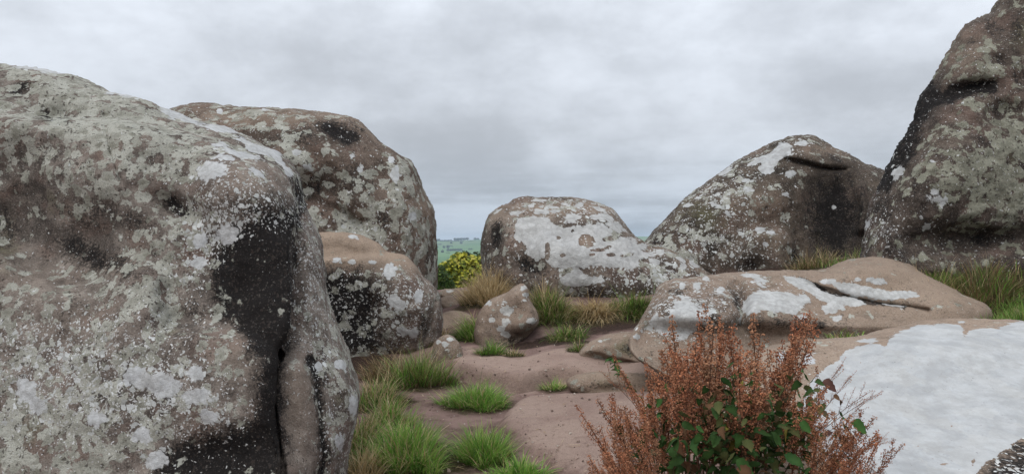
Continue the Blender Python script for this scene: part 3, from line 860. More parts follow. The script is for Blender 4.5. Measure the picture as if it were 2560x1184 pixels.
def mask_rback(F):
    W_ = mx(F.po([(1860, 415), (1890, 390), (1930, 370), (1955, 355), (1975, 362), (1978, 385), (1950, 395), (1940, 410), (1928, 435), (1905, 435), (1892, 420), (1900, 408), (1865, 418)], 9),
            F.el(1815, 424, 22, 6, -30), F.el(2005, 356, 20, 10), F.el(1978, 436, 16, 8), F.el(1870, 472, 15, 9), F.el(1718, 515, 11, 7), F.el(1785, 510, 16, 6, 20), F.el(1865, 449, 14, 4), F.el(2085, 517, 8, 8), F.el(1900, 575, 14, 7), F.el(1915, 606, 8, 6), F.el(1925, 580, 12, 5), F.el(1820, 530, 8, 6), F.el(1745, 495, 6, 5), F.el(1963, 488, 8, 6))
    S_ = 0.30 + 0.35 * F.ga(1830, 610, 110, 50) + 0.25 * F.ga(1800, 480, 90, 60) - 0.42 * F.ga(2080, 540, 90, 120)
    K_ = mx(0.86 * F.ga(2090, 545, 85, 125), 0.6 * F.ga(2060, 470, 60, 46), 0.55 * F.ga(1860, 665, 50, 22), 0.62 * F.ga(1985, 650, 20, 36), 0.42 * F.ga(1720, 570, 80, 40, -40), 0.45 * F.ga(2080, 400, 40, 18, 10), 0.45 * F.ga(1660, 600, 40, 30))  # first terms paint the shade of the right-hand hollow into the stone
    T_ = 0.35 * F.ga(2060, 375, 60, 24) + 0.4 * F.ga(1940, 600, 40, 26) + 0.3 * F.ga(1920, 510, 70, 50)
    M_ = 0.5 * F.ga(1760, 540, 90, 60) + 0.5 * F.ga(2080, 600, 80, 60) + 0.3 * F.ga(1985, 650, 30, 30)
    return dict(W=W_, S=S_, G=0.30 - 0.35 * F.ga(2085, 530, 100, 130) + 0.12 * F.ga(1850, 460, 100, 60) + 0.25 * F.ga(1700, 630, 80, 40), K=K_, T=T_, M=M_)


boulder('boulder', 'dark peaked boulder with a pale lichen patch near its top and a shadowed hollow',
        [(1600, 615), (1622, 590), (1652, 555), (1692, 515), (1742, 470), (1790, 431), (1840, 400), (1900, 370), (1950, 350), (2000, 339), (2036, 340), (2062, 354), (2085, 370), (2122, 385), (2160, 408), (2200, 422), (2260, 450), (2320, 540),
         (2330, 680), (2200, 770), (1900, 780), (1700, 760), (1600, 720), (1580, 660)],
        (1900, 600, 13.2, 0.25, 0.0), 1.25, 1.6, 130, 2.3, M_rback, rel_rback, mask_rback, step=3.5, noise=(0.08, 0.9), fine=0.024, seed=5, warp=6)


# ------------------------------------------------------------------ tall right boulder
def rel_right(F):
    r = -0.17 * F.gr([(2280, 250), (2330, 243), (2380, 228), (2440, 218), (2500, 210)], 19) * F.ramp(-F.x, -2560, -2420)
    r -= 0.12 * F.gr([(2230, 380), (2260, 330), (2290, 270), (2310, 245)], 26)
    r += 0.09 * F.ga(2400, 160, 100, 60) + 0.2 * F.ga(2400, 420, 130, 120)
    r -= 0.10 * F.ga(2480, 60, 40, 30) + 0.08 * F.ga(2430, 105, 30, 16) + 0.08 * F.ga(2500, 150, 24, 18) + 0.12 * F.ga(2510, 280, 40, 26) + 0.08 * F.ga(2560, 190, 40, 30)
    r -= 0.30 * F.ga(2440, 600, 160, 36)
    r += 0.2 * F.ramp(F.sd(catmull([(2130, 700), (2150, 600), (2190, 570), (2240, 575), (2270, 640), (2280, 720)], 4)), -10, 18)
    r -= 0.12 * F.ga(2200, 520, 30, 50, 30)
    return r


def mask_right(F):
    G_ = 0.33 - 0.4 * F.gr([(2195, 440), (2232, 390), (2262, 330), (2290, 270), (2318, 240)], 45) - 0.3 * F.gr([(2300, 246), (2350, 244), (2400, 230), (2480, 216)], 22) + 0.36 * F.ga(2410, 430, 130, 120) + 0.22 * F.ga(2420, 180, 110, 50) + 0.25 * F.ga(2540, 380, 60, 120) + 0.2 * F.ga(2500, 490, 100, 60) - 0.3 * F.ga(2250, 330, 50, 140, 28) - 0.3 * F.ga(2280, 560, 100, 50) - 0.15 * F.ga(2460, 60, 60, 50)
    K_ = mx(1.25 * F.gr([(2195, 440), (2232, 390), (2262, 330), (2290, 270), (2318, 240)], 38), 0.95 * F.gr([(2290, 250), (2350, 244), (2400, 230), (2480, 216)], 20), 0.55 * F.ga(2480, 70, 40, 26), 0.5 * F.ga(2430, 108, 30, 14), 0.5 * F.ga(2500, 150, 24, 16),  # left rim painted dark for its shaded side; groove and pits darkened too
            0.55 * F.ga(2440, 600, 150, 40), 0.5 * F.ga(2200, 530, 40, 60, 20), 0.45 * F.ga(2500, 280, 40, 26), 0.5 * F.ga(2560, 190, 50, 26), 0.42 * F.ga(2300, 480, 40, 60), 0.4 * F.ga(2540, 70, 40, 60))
    W_ = mx(F.el(2243, 428, 17, 24) * 0.95, F.el(2345, 495, 34, 30) * 0.8, F.el(2320, 565, 11, 10), F.el(2306, 540, 6, 7), F.el(2326, 405, 7, 6), F.el(2165, 560, 10, 12) * .9)
    S_ = 0.22 + 0.30 * F.ga(2200, 570, 50, 60)
    return dict(W=W_, S=S_, G=G_, K=K_, T=0.3 * F.ga(2420, 130, 80, 60), M=0.5 * F.ga(2560, 80, 50, 60) + 0.3 * F.ga(2540, 400, 60, 160))


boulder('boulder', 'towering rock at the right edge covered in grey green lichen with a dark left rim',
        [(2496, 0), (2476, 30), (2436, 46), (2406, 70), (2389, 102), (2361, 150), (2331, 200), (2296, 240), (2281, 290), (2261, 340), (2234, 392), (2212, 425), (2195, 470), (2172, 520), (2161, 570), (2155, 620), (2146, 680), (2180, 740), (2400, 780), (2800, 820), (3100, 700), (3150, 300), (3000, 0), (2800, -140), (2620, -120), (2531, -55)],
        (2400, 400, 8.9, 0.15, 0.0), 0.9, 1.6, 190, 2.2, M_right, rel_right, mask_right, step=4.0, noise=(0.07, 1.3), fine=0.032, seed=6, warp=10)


# ------------------------------------------------------------------ long low slab
def rel_slab(F):
    r = 0.20 * F.ga(1740, 780, 130, 70) + 0.25 * F.ga(2170, 680, 110, 40)
    r -= 0.09 * F.gr([(1985, 690), (2040, 715), (2110, 738), (2180, 755), (2260, 765), (2320, 775)], 6)
    r -= 0.22 * F.gr([(1840, 715), (1855, 760), (1850, 810)], 18)
    r += 0.18 * F.ga(1930, 770, 80, 50)
    r -= 0.25 * F.ramp(F.y - 0.05 * (F.x - 2000), 800, 850)
    r += 0.15 * F.ga(2380, 760, 90, 40)
    return r


def mask_slab(F):
    W_ = mx(F.po([(1590, 830), (1612, 800), (1640, 760), (1660, 780), (1690, 740), (1730, 735), (1745, 760), (1790, 770), (1780, 800), (1720, 850), (1690, 860), (1650, 840)], 14) * 0.70,
            F.po([(1850, 770), (1880, 730), (1930, 722), (1990, 730), (2010, 760), (1990, 785), (1920, 780), (1880, 790)], 13), F.po([(1955, 688), (1990, 690), (2030, 705), (2060, 725), (2110, 742), (2165, 758), (2130, 770), (2070, 752), (2010, 725), (1975, 705)], 9),
            F.po([(2075, 708), (2120, 705), (2180, 720), (2240, 730), (2300, 735), (2270, 752), (2200, 752), (2120, 735)], 11), F.el(2070, 700, 20, 11), F.el(2190, 705, 24, 9, 12), F.el(2145, 698, 9, 5), F.el(1880, 692, 34, 5), F.el(1900, 700, 20, 5), F.el(1765, 700, 10, 6), F.el(1740, 715, 12, 8),
            F.el(1800, 720, 12, 9), F.el(1705, 715, 8, 8), F.el(2095, 790, 16, 10), F.el(2085, 765, 34, 14), F.el(2010, 745, 22, 12), F.el(1905, 712, 14, 5), F.el(2230, 765, 40, 5, 5), F.el(2010, 790, 12, 9), F.el(1640, 700, 6, 14, 30), F.el(1592, 845, 10, 9), F.el(1850, 800, 10, 14))
    S_ = 0.12 + 0.62 * F.ga(1720, 780, 120, 70) + 0.2 * F.ga(1930, 720, 120, 40)
    top = F.ramp(-F.y, -705, -670)
    S_ = S_ * (1 - 0.7 * top * F.ramp(F.x, 1640, 1720))
    K_ = mx(0.62 * F.ga(1845, 745, 20, 36), 0.5 * F.ga(1720, 790, 110, 50), 0.75 * F.gr([(2000, 697), (2060, 722), (2110, 741), (2180, 758), (2260, 768)], 5), 0.4 * F.ga(1990, 810, 120, 24), 0.42 * F.ga(1690, 730, 40, 20), 0.45 * F.ga(1900, 805, 60, 30))
    T_ = 0.55 + 0.4 * F.ga(2300, 720, 250, 70) - 0.5 * F.ga(1760, 770, 130, 60)
    return dict(W=W_, S=S_, G=0.22 - 0.2 * F.ga(2250, 720, 260, 60), K=K_, T=np.clip(T_, 0, 1), M=F.zero())


boulder('rock_slab', 'long low brown slab with white lichen and a thin groove, behind the rusty dock plant',
        [(1572, 850), (1598, 805), (1628, 748), (1648, 716), (1680, 700), (1760, 690), (1850, 681), (1950, 673), (2050, 669), (2092, 655), (2130, 643), (2170, 639), (2230, 643), (2266, 655), (2302, 680), (2360, 710), (2412, 735), (2460, 756),
         (2480, 777), (2476, 805), (2430, 850), (2300, 930), (2100, 990), (1900, 1000), (1750, 970), (1650, 930), (1585, 890)],
        (1900, 775, 7.2, 1.7, 0.0), 0.35, 0.9, 52, 2.2, M_slab, rel_slab, mask_slab, step=3.5, noise=(0.04, 1.2), fine=0.012, seed=7, cat='rock slab', warp=7)


# ------------------------------------------------------------------ foreground slab
def rel_fore(F):
    r = 0.10 * F.ga(2380, 880, 220, 60) - 0.12 * F.ga(2120, 930, 80, 50) - 0.06 * F.ga(2330, 1000, 200, 60, -20)
    return r


def mask_fore(F):
    W_ = mx(F.po([(2010, 990), (2030, 945), (2075, 915), (2095, 895), (2120, 872), (2190, 860), (2215, 862), (2225, 845), (2270, 820), (2310, 805), (2370, 803), (2408, 815), (2412, 835), (2445, 822), (2500, 815), (2570, 803), (2700, 830), (2800, 900),
                  (2780, 1080), (2600, 1080), (2540, 1105), (2500, 1130), (2470, 1160), (2440, 1200), (2440, 1300), (2200, 1300), (2060, 1150), (1990, 1060)], 16),
            F.el(2170, 853, 26, 10), F.el(2022, 902, 20, 14), F.el(2405, 803, 12, 4), F.el(2190, 880, 30, 10), F.el(1950, 900, 16, 12))
    crk = F.gr([(2318, 1122), (2340, 1146), (2385, 1152), (2430, 1165), (2440, 1184)], 7)
    for hx_, hy_, ha, hb in ((2155, 912, 5, 4), (2378, 1055, 7, 6), (2330, 1138, 26, 6), (2365, 1152, 24, 5), (2432, 1150, 12, 20), (2290, 1110, 6, 8), (2450, 1075, 5, 5), (2230, 960, 4, 3)):
        W_ = np.minimum(W_, 0.30 + 0.5 * F.q(hx_, hy_, ha, hb))
    S_ = 0.12 + 0.5 * F.ga(2530, 1160, 80, 50)
    K_ = mx(0.75 * F.po([(2480, 1150), (2540, 1105), (2640, 1080), (2700, 1200), (2560, 1280), (2450, 1230)], 30), 0.0 * crk)
    T_ = 0.65 - 0.3 * F.ga(2530, 1160, 100, 60)
    return dict(W=W_, S=S_, G=0.12, K=K_, T=T_ + F.zero(), M=F.zero())


boulder('rock_slab', 'broad foreground slab almost wholly covered by smooth white lichen, right of the dock plant',
        [(1860, 905), (1930, 868), (1990, 853), (2060, 845), (2120, 841), (2180, 830), (2240, 812), (2300, 797), (2360, 790), (2420, 790), (2500, 797), (2560, 803), (2700, 820), (2880, 900), (2980, 1100), (2900, 1400), (2600, 1560),
         (2200, 1540), (1960, 1400), (1820, 1200), (1780, 1040), (1800, 950)],
        (2360, 795, 4.5, 3.6, 0.0), 0.30, 0.6, 80, 2.2, M_fore, rel_fore, mask_fore, step=4.5, noise=(0.03, 1.2), fine=0.009, seed=8, cat='rock slab', warp=10)


# ------------------------------------------------------------------ small stones
def mask_point(F):
    return dict(W=mx(F.el(1266, 776, 19, 17), F.el(1264, 805, 14, 12), F.el(1252, 820, 13, 9), F.el(1217, 756, 14, 7), F.el(1230, 798, 9, 7), F.el(1328, 801, 13, 8), F.el(1308, 717, 9, 7), F.el(1314, 735, 8, 6), F.el(1312, 751, 7, 4), F.el(1265, 835, 13, 8, 20), F.el(1262, 755, 9, 4)),
                S=0.16 + F.zero(), G=0.30 * F.ga(1310, 815, 40, 22), K=0.42 * F.ga(1260, 860, 70, 20), T=0.45 + F.zero(), M=F.zero())


boulder('boulder', 'small pointed brown rock with a white lichen figure, below the central boulder',
        [(1187, 820), (1196, 785), (1208, 765), (1232, 747), (1262, 735), (1288, 717), (1304, 710), (1318, 719), (1325, 748), (1342, 776), (1346, 808), (1322, 838), (1290, 865), (1255, 895), (1215, 890), (1190, 865)],
        (1265, 800, 9.6, 0.25, 0.0), 0.30, 0.6, 30, 2.6, M_small, lambda F: 0.10 * F.ramp(F.x - 0.25 * (F.y - 800), 1262, 1300) * F.ramp(-F.y, -860, -760) - 0.12 * F.ga(1300, 850, 50, 20) + 0.08 * F.ga(1300, 810, 36, 20) - 0.06 * F.ga(1290, 770, 16, 26), mask_point, step=2.5, noise=(0.03, 2.2), fine=0.014, seed=9, warp=4)

boulder('boulder', 'little round pale stone beside the grass tuft at the path edge',
        [(1080, 872), (1090, 848), (1112, 837), (1134, 841), (1150, 862), (1157, 890), (1150, 918), (1110, 930), (1080, 910)],
        (1118, 885, 8.45, 0.2, 0.0), 0.17, 0.25, 30, 2.2, M_small, None,
        lambda F: dict(W=mx(F.el(1112, 860, 10, 8), F.el(1122, 848, 9, 5), F.el(1096, 855, 6, 5)), S=0.2 + F.zero(), G=0.35 + F.zero(), K=F.zero(), T=0.5 + F.zero(), M=F.zero()), step=2.0, noise=(0.02, 3.0), fine=0.012, seed=10, warp=3)

boulder('boulder', 'low brown mossy stone with a dark undercut, at the left foot of the long slab',
        [(1448, 882), (1468, 858), (1508, 839), (1560, 828), (1620, 830), (1690, 850), (1700, 910), (1660, 935), (1600, 932), (1550, 916), (1500, 905), (1462, 900)],
        (1540, 880, 8.1, 0.9, 0.0), 0.28, 0.5, 34, 2.2, M_small, lambda F: -0.16 * F.ramp(F.y - 0.22 * (F.x - 1500), 880, 905) + 0.05 * F.ga(1500, 865, 40, 16),
        lambda F: dict(W=mx(F.el(1500, 850, 7, 4)), S=0.12 + F.zero(), G=0.25 + F.zero(), K=0.5 * F.ga(1580, 868, 36, 20), T=0.6 + F.zero(), M=0.5 * F.ga(1560, 870, 60, 30)), step=2.5, noise=(0.03, 2.0), fine=0.014, seed=11, warp=4)

boulder('boulder', 'low rounded stone ledge half buried beside the smallest grass tuft',
        [(1418, 955), (1438, 937), (1490, 930), (1560, 932), (1640, 940), (1660, 970), (1640, 1000), (1560, 1002), (1480, 992), (1430, 980)],
        (1520, 965, 7.05, 0.5, 0.0), 0.20, 0.4, 28, 2.2, M_small, lambda F: -0.05 * F.ga(1520, 975, 60, 12),
        lambda F: dict(W=F.zero(), S=0.1 + F.zero(), G=0.12 + F.zero(), K=0.40 * F.ga(1530, 962, 70, 14), T=0.75 + F.zero(), M=0.35 * F.ga(1520, 960, 60, 20)), step=2.5, noise=(0.025, 2.2), fine=0.014, seed=12, warp=4)

for nm, lb, ol, pl, sd_, wm in (
        ('flat_stone', 'flat stone with a white lichen spot, farthest on the path before the yellow bush',
         [(1098, 730), (1112, 721), (1140, 721), (1175, 724), (1190, 732), (1180, 744), (1140, 746), (1105, 744)], (1140, 733, 13.5, 1.2, 0), 15, lambda F: F.el(1122, 727, 11, 4)),
        ('flat_stone', 'mossy flat stone lying between the farthest flat stone and the bare one on the path',
         [(1098, 750), (1120, 739), (1150, 744), (1185, 755), (1185, 768), (1150, 775), (1110, 772)], (1140, 758, 12.3, 1.5, 0), 16, lambda F: F.zero()),
        ('flat_stone', 'bare brown flat stone on the path just behind the little round stone',
         [(1098, 800), (1115, 780), (1150, 778), (1180, 790), (1178, 818), (1150, 840), (1105, 842)], (1140, 810, 10.7, 1.8, 0), 17, lambda F: F.zero())):
    boulder(nm, lb, ol, pl, 0.2, 0.4, 9, 2.2, M_small, None,
            (lambda wm: lambda F: dict(W=wm(F), S=0.1 + F.zero(), G=0.12 + F.zero(), K=F.zero(), T=0.7 + F.zero(), M=F.zero()))(wm), step=2.0, noise=(0.03, 2.0), fine=0.014, seed=sd_, cat='flat stone', warp=3, group='flat stones on the far path')


# ------------------------------------------------------------------ grass
def veg_material(name, rough=0.7, trans=0.0, spec=0.2):
    m, N = new_mat(name)
    c = N.new('ShaderNodeAttribute', {'attribute_name': 'col'}).outputs['Color']
    P = N.new('ShaderNodeTexCoord').outputs['Object']
    n = N.noise(P, 60.0, 2.0)
    c = N.mix(N.mapr(n, 0.35, 0.7, 0.0, 0.25), c, N.vmath('MULTIPLY', c, (0.55, 0.55, 0.55)))
    b = N.new('ShaderNodeBsdfPrincipled', None, Base_Color=c, Roughness=rough)
    b.inputs['Specular IOR Level'].default_value = spec
    o = N.t.nodes.new('ShaderNodeOutputMaterial')
    if trans > 0:
        t = N.new('ShaderNodeBsdfTranslucent', None, Color=c)
        x = N.new('ShaderNodeMixShader', None, Fac=trans)
        N.t.links.new(b.outputs[0], x.inputs[1])
        N.t.links.new(t.outputs[0], x.inputs[2])
        N.t.links.new(x.outputs[0], o.inputs[0])
    else:
        N.t.links.new(b.outputs[0], o.inputs[0])
    return m


M_grass = veg_material('grass_blades', 0.55, 0.42, 0.3)
GREENS = np.array([(0.13, 0.29, 0.038), (0.19, 0.38, 0.055), (0.075, 0.16, 0.028), (0.27, 0.38, 0.08), (0.14, 0.29, 0.05)])
LIME = np.array([(0.24, 0.42, 0.07), (0.33, 0.45, 0.11), (0.16, 0.33, 0.05)])
DRY = np.array([(0.60, 0.46, 0.26), (0.50, 0.37, 0.19), (0.68, 0.55, 0.34), (0.38, 0.27, 0.13)])
RED = np.array([(0.18, 0.10, 0.05), (0.24, 0.15, 0.08), (0.13, 0.085, 0.04)])
OLIVE = np.array([(0.13, 0.15, 0.042), (0.10, 0.12, 0.034), (0.21, 0.19, 0.065), (0.07, 0.09, 0.026)])


def blades(n, base, height, width, lean_dir, lean, droop, cols, nseg=4, hvar=0.5, tipdry=0.2):
    """curved tapering blades; base (n,3), returns verts, quads, tris, colours"""
    h = height * (1 - hvar + 2 * hvar * rng.random(n)) * (0.7 + 0.3 * rng.random(n))
    w = width * (0.6 + 0.8 * rng.random(n))
    az = lean_dir
    side = np.stack([-np.sin(az + rng.normal(0, .7, n)), np.cos(az), np.zeros(n)], 1)
    side[:, 1] = np.cos(np.arctan2(-side[:, 0], side[:, 1] + 1e-6))
    side /= np.linalg.norm(side, axis=1, keepdims=True) + 1e-9
    V, C = [], []
    pos = base.copy()
    ang = lean.copy()
    for k in range(nseg + 1):
        t = k / nseg
        ww = w * (1 - t) ** 0.8
        cc = cols * (0.62 + 0.38 * min(1, t * 1.6)) if False else cols
        if k == nseg:
            V.append(pos.copy()); C.append(cols * (1 - tipdry) + tipdry * np.array([0.36, 0.27, 0.13]))
        else:
            V.append(pos - side * ww[:, None] * 0.5); V.append(pos + side * ww[:, None] * 0.5)
            C.append(cc); C.append(cc)
        st = (h / nseg)
        d = np.stack([np.cos(az) * np.sin(ang), np.sin(az) * np.sin(ang), np.cos(ang)], 1)
        pos = pos + d * st[:, None]
        ang = np.minimum(ang + droop / nseg, 2.3)
    rows = len(V)
    verts = np.stack(V, 1).reshape(-1, 3)
    colr = np.stack(C, 1).reshape(-1, 3)
    off = (np.arange(n) * rows)[:, None]
    q = np.concatenate([off + np.array([[2 * k, 2 * k + 1, 2 * k + 3, 2 * k + 2]]) for k in range(nseg - 1)])
    t3 = off + np.array([[2 * (nseg - 1), 2 * (nseg - 1) + 1, 2 * nseg]])
    return verts, q, t3, colr


def pick(pal, n, j=0.25):
    c = pal[rng.integers(0, len(pal), n)]
    return c * (1 - j + 2 * j * rng.random((n, 1)))


def tuft(label, px, py, rx, ry, h, n, mix, width=0.0085, group=None, lean=0.55, droop=1.0, name='grass_tuft', cat='grass tuft', loc=None, bias=None, kind=None, lift=0.0, sink=0.02, zfun=None):
    """mix: list of (palette, share, height factor)"""
    x0, y0, z0 = hit(px, py) if loc is None else loc
    GRASSY.append((x0, y0, max(rx, ry) * 1.05))
    sets = []
    cnt = 0
    n = int(n * 0.85)
    mix = [(p_, s_, h_, 1.0) for p_, s_, h_ in mix] + [(np.concatenate([DRY, RED, OLIVE]), 0.16, 0.42, 1.12)]
    for pal, share, hf, wide in mix:
        m = max(3, int(n * share))
        r = np.sqrt(rng.random(m)) * wide
        a = rng.random(m) * 2 * math.pi
        wob = 0.75 + 0.35 * np.sin(a * 3 + px) * 0.5 + 0.15 * np.sin(a * 7 + py)
        bx, by = x0 + r * np.cos(a) * rx * wob, y0 + r * np.sin(a) * ry * wob
        bz = (ground_z(bx, by) if zfun is None else zfun(bx, by)) - sink + lift
        az = np.arctan2(r * np.sin(a) + rng.normal(0, .7, m), r * np.cos(a) + rng.normal(0, .7, m))
        ln = np.abs(lean * r + rng.normal(0, .18, m))
        dr = droop * (0.4 + rng.random(m))
        if bias is not None:
            vx = np.cos(az) * ln + bias[0]; vy = np.sin(az) * ln + bias[1]
            az = np.arctan2(vy, vx); ln = np.sqrt(vx ** 2 + vy ** 2)
        v, q, t3, c = blades(m, np.stack([bx, by, bz], 1), h * hf * (1.05 - 0.35 * np.minimum(r, 1)) * (0.75 + 0.5 * (perlin3(np.stack([bx * 9, by * 9, bx * 0], 1), 77) + .5)), width * (1.0 if hf <= 1.15 else 0.6), az, ln, dr, pick(pal, m))
        sets.append((v, q + cnt, t3 + cnt, c))
        cnt += len(v)
    V = np.concatenate([s[0] for s in sets])
    base = np.array([x0, y0, z0])
    me = mesh_np(name, V - base, np.concatenate([s[1] for s in sets]), np.concatenate([s[2] for s in sets]))
    add_col(me, 'col', np.concatenate([s[3] for s in sets]))
    me.materials.append(M_grass)
    o = link(bpy.data.objects.new(name, me))
    o.location = base
    tag(o, label, cat, group, kind)
    return o


GT = 'grass tufts growing along the path'
tuft('green grass tuft with reddish dry stems, leaning against the little round stone', 1045, 958, 0.40, 0.32, 0.38, 1900, [(GREENS, .5, 1), (OLIVE, .25, 1.0), (RED, .15, 1.15), (DRY, .1, 1.4)], group=GT)
tuft('brown and tan dry grass clump under the black face of the squat boulder', 960, 945, 0.24, 0.24, 0.32, 700, [(RED, .4, 1.1), (OLIVE, .3, .8), (DRY, .3, 1.2)], group=GT, bias=(-.25, -.1))
tuft('olive and straw grass packed between the pointed rock and the central boulder', 1362, 775, 0.24, 0.22, 0.46, 800, [(OLIVE, .5, 1), (GREENS, .2, .9), (DRY, .3, 1.1)], width=0.011, group=GT, lean=.5)
tuft('wide bright green grass tuft in the middle of the path', 1192, 1010, 0.34, 0.30, 0.26, 2100, [(GREENS, .55, 1), (LIME, .3, 1), (DRY, .15, 1.0)], group=GT, lean=.8)
tuft('smallest grass tuft, growing in the ledge crack', 1382, 970, 0.15, 0.10, 0.14, 420, [(GREENS, .45, 1), (LIME, .2, 1), (DRY, .35, .9)], group=GT, lean=.9)
tuft('dense upright green tuft at the front of the path', 1212, 1150, 0.20, 0.20, 0.28, 1900, [(GREENS, .5, 1), (LIME, .35, 1), (DRY, .15, .9)], group=GT, lean=.55)
tuft('long green and straw grass bank beside the huge left boulder', 1015, 1150, 0.30, 0.50, 0.30, 3400, [(GREENS, .5, 1), (LIME, .25, 1), (DRY, .25, .95)], group=GT, lean=.6)
tuft('green tuft climbing from the long grass bank towards the wide middle tuft', 975, 1062, 0.17, 0.20, 0.28, 900, [(GREENS, .45, 1), (LIME, .2, 1), (DRY, .3, 1.15), (OLIVE, .05, 1)], group=GT, lean=.6)
tuft('pale straw grass growing up the right base of the huge left boulder', 905, 1120, 0.14, 0.46, 0.30, 1000, [(DRY, .45, 1.05), (OLIVE, .2, .8), (GREENS, .35, .9)], group=GT, lean=.4, bias=(.1, -.05))
tuft('tangled straw grass below the brown clump, behind the long green bank', 945, 1010, 0.26, 0.36, 0.34, 900, [(DRY, .3, 1.1), (OLIVE, .3, .8), (GREENS, .4, .9)], group=GT, lean=.5, bias=(.1, 0))
tuft('straw grass at the bottom left of the path by the boulder foot', 905, 1195, 0.14, 0.16, 0.27, 700, [(DRY, .75, 1), (OLIVE, .25, .8)], group=GT, lean=.5, loc=None)
tuft('leafy green weeds at the bottom edge, right of the upright tuft', 1300, 1192, 0.22, 0.13, 0.15, 900, [(LIME, .6, 1), (GREENS, .3, 1.1), (DRY, .1, 1.2)], width=0.010, group=GT, lean=.9)
tuft('dark green tuft at the foot of the small pointed rock', 1228, 884, 0.19, 0.13, 0.22, 520, [(GREENS, .6, 1), (OLIVE, .3, 1), (DRY, .1, 1)], group=GT, lean=.8)
tuft('thin grey green tuft just right of the pointed rock base', 1285, 888, 0.12, 0.08, 0.16, 200, [(OLIVE, .6, 1), (DRY, .4, 1)], group=GT, lean=.9)
tuft('arching green grass along the left side of the small pointed rock', 1180, 838, 0.20, 0.30, 0.36, 750, [(GREENS, .45, 1), (LIME, .25, 1), (DRY, .2, 1.1), (OLIVE, .1, 1)], group=GT, lean=.7, bias=(-.3, -.2))
tuft('pale straw grass mound left of the central boulder', 1225, 742, 0.46, 0.5, 0.52, 2600, [(DRY, .86, 1.05), (OLIVE, .1, .6), (GREENS, .04, .5)], width=0.012, group=GT, lean=.6)
tuft('tall thin straw stems standing against the central boulder', 1262, 716, 0.26, 0.25, 0.55, 520, [(DRY, .8, 1.1), (OLIVE, .2, .8)], group=GT, lean=.35, droop=.5, width=0.005)
tuft('small straw sprig beside the flat stones of the path', 1110, 838, 0.07, 0.06, 0.22, 70, [(DRY, 1, 1)], group=GT, lean=.5)
tuft('olive grass hanging below the central boulder, right of the pointed rock', 1385, 790, 0.42, 0.42, 0.40, 1700, [(OLIVE, .55, 1), (GREENS, .25, 1), (DRY, .2, 1.0)], group=GT, lean=.7, bias=(.05, -.3), droop=1.3)
tuft('green grass on the peat slope under the tan overhanging tuft', 1420, 845, 0.28, 0.24, 0.30, 800, [(OLIVE, .45, 1), (GREENS, .4, 1), (DRY, .15, 1.0)], group=GT, lean=.7, bias=(0, -.3), droop=1.4)
tuft('tan overhanging tuft drooping over the dark peat bank', 1490, 790, 0.42, 0.22, 0.42, 1500, [(DRY, .92, 1), (OLIVE, .08, .8)], width=0.012, group=GT, lean=.7, bias=(-.15, -.6), droop=1.5)
tuft('dark green grass between the central boulder and the long slab', 1590, 780, 0.48, 0.3, 0.46, 1500, [(OLIVE, .6, 1), (GREENS, .3, 1), (DRY, .1, 1)], group=GT, lean=.7, bias=(0, -.5), droop=1.4)
tuft('small green sprig by the mossy low stone below the peat', 1450, 876, 0.14, 0.10, 0.2, 240, [(OLIVE, .5, 1), (GREENS, .3, 1), (DRY, .2, 1)], group=GT, lean=.8)
GB = 'grass on the raised bank'
xb, yb, zb = at(2330, 655, 7.9)
tuft('bright green grass with long straw stalks at the foot of the towering rock', 2300, 665, 0.42, 0.3, 0.26, 1300, [(LIME, .35, 1), (GREENS, .25, .9), (OLIVE, .28, 1), (DRY, .12, 1.9)], group=GB, loc=at(2310, 668, 7.7), lean=.6, bias=(-.25, -.1))
tuft('dark olive grass below the towering rock at the right edge', 2450, 690, 0.5, 0.4, 0.34, 1900, [(OLIVE, .5, .9), (GREENS, .12, .9), (RED, .28, 1), (DRY, .10, 1.2)], group=GB, loc=at(2450, 690, 7.6), lean=.6)
tuft('green grass strip on the bank right of the long slab tip', 2530, 760, 0.40, 0.42, 0.17, 1700, [(LIME, .25, 1), (GREENS, .40, 1), (OLIVE, .35, 1)], group=GB, loc=at(2575, 760, 7.0), lean=.6)
tuft('short green grass running along the upper edge of the long slab', 2400, 715, 0.30, 0.3, 0.13, 800, [(LIME, .35, 1), (GREENS, .35, 1), (OLIVE, .3, 1)], group=GB, loc=at(2450, 700, 8.1), lean=.7)
tuft('dry brown grass in the nook between the peaked boulder and the slab', 2035, 668, 0.45, 0.35, 0.34, 700, [(OLIVE, .4, 1), (DRY, .3, 1), (RED, .3, 1)], group=GB, loc=at(2035, 672, 10.4), lean=.6)
tuft('green grass filling the dip behind the white foreground slab at the right edge', 2530, 790, 0.42, 0.5, 0.20, 2200, [(LIME, .25, 1), (GREENS, .40, 1), (OLIVE, .35, 1)], group=GB, loc=at(2500, 790, 6.1), lean=.6)
for lb_, px, py, Y in (('low green sprigs in the gap between the two right slabs', 2110, 836, 5.9),):
    tuft(lb_, px, py, 0.30, 0.06, 0.10, 110, [(OLIVE, .5, 1), (LIME, .3, 1), (DRY, .2, 1)], group=GB, loc=at(px, py, Y), lean=.9, zfun=lambda x, y: np.full(x.shape, at(2110, 838, 5.9)[2]))

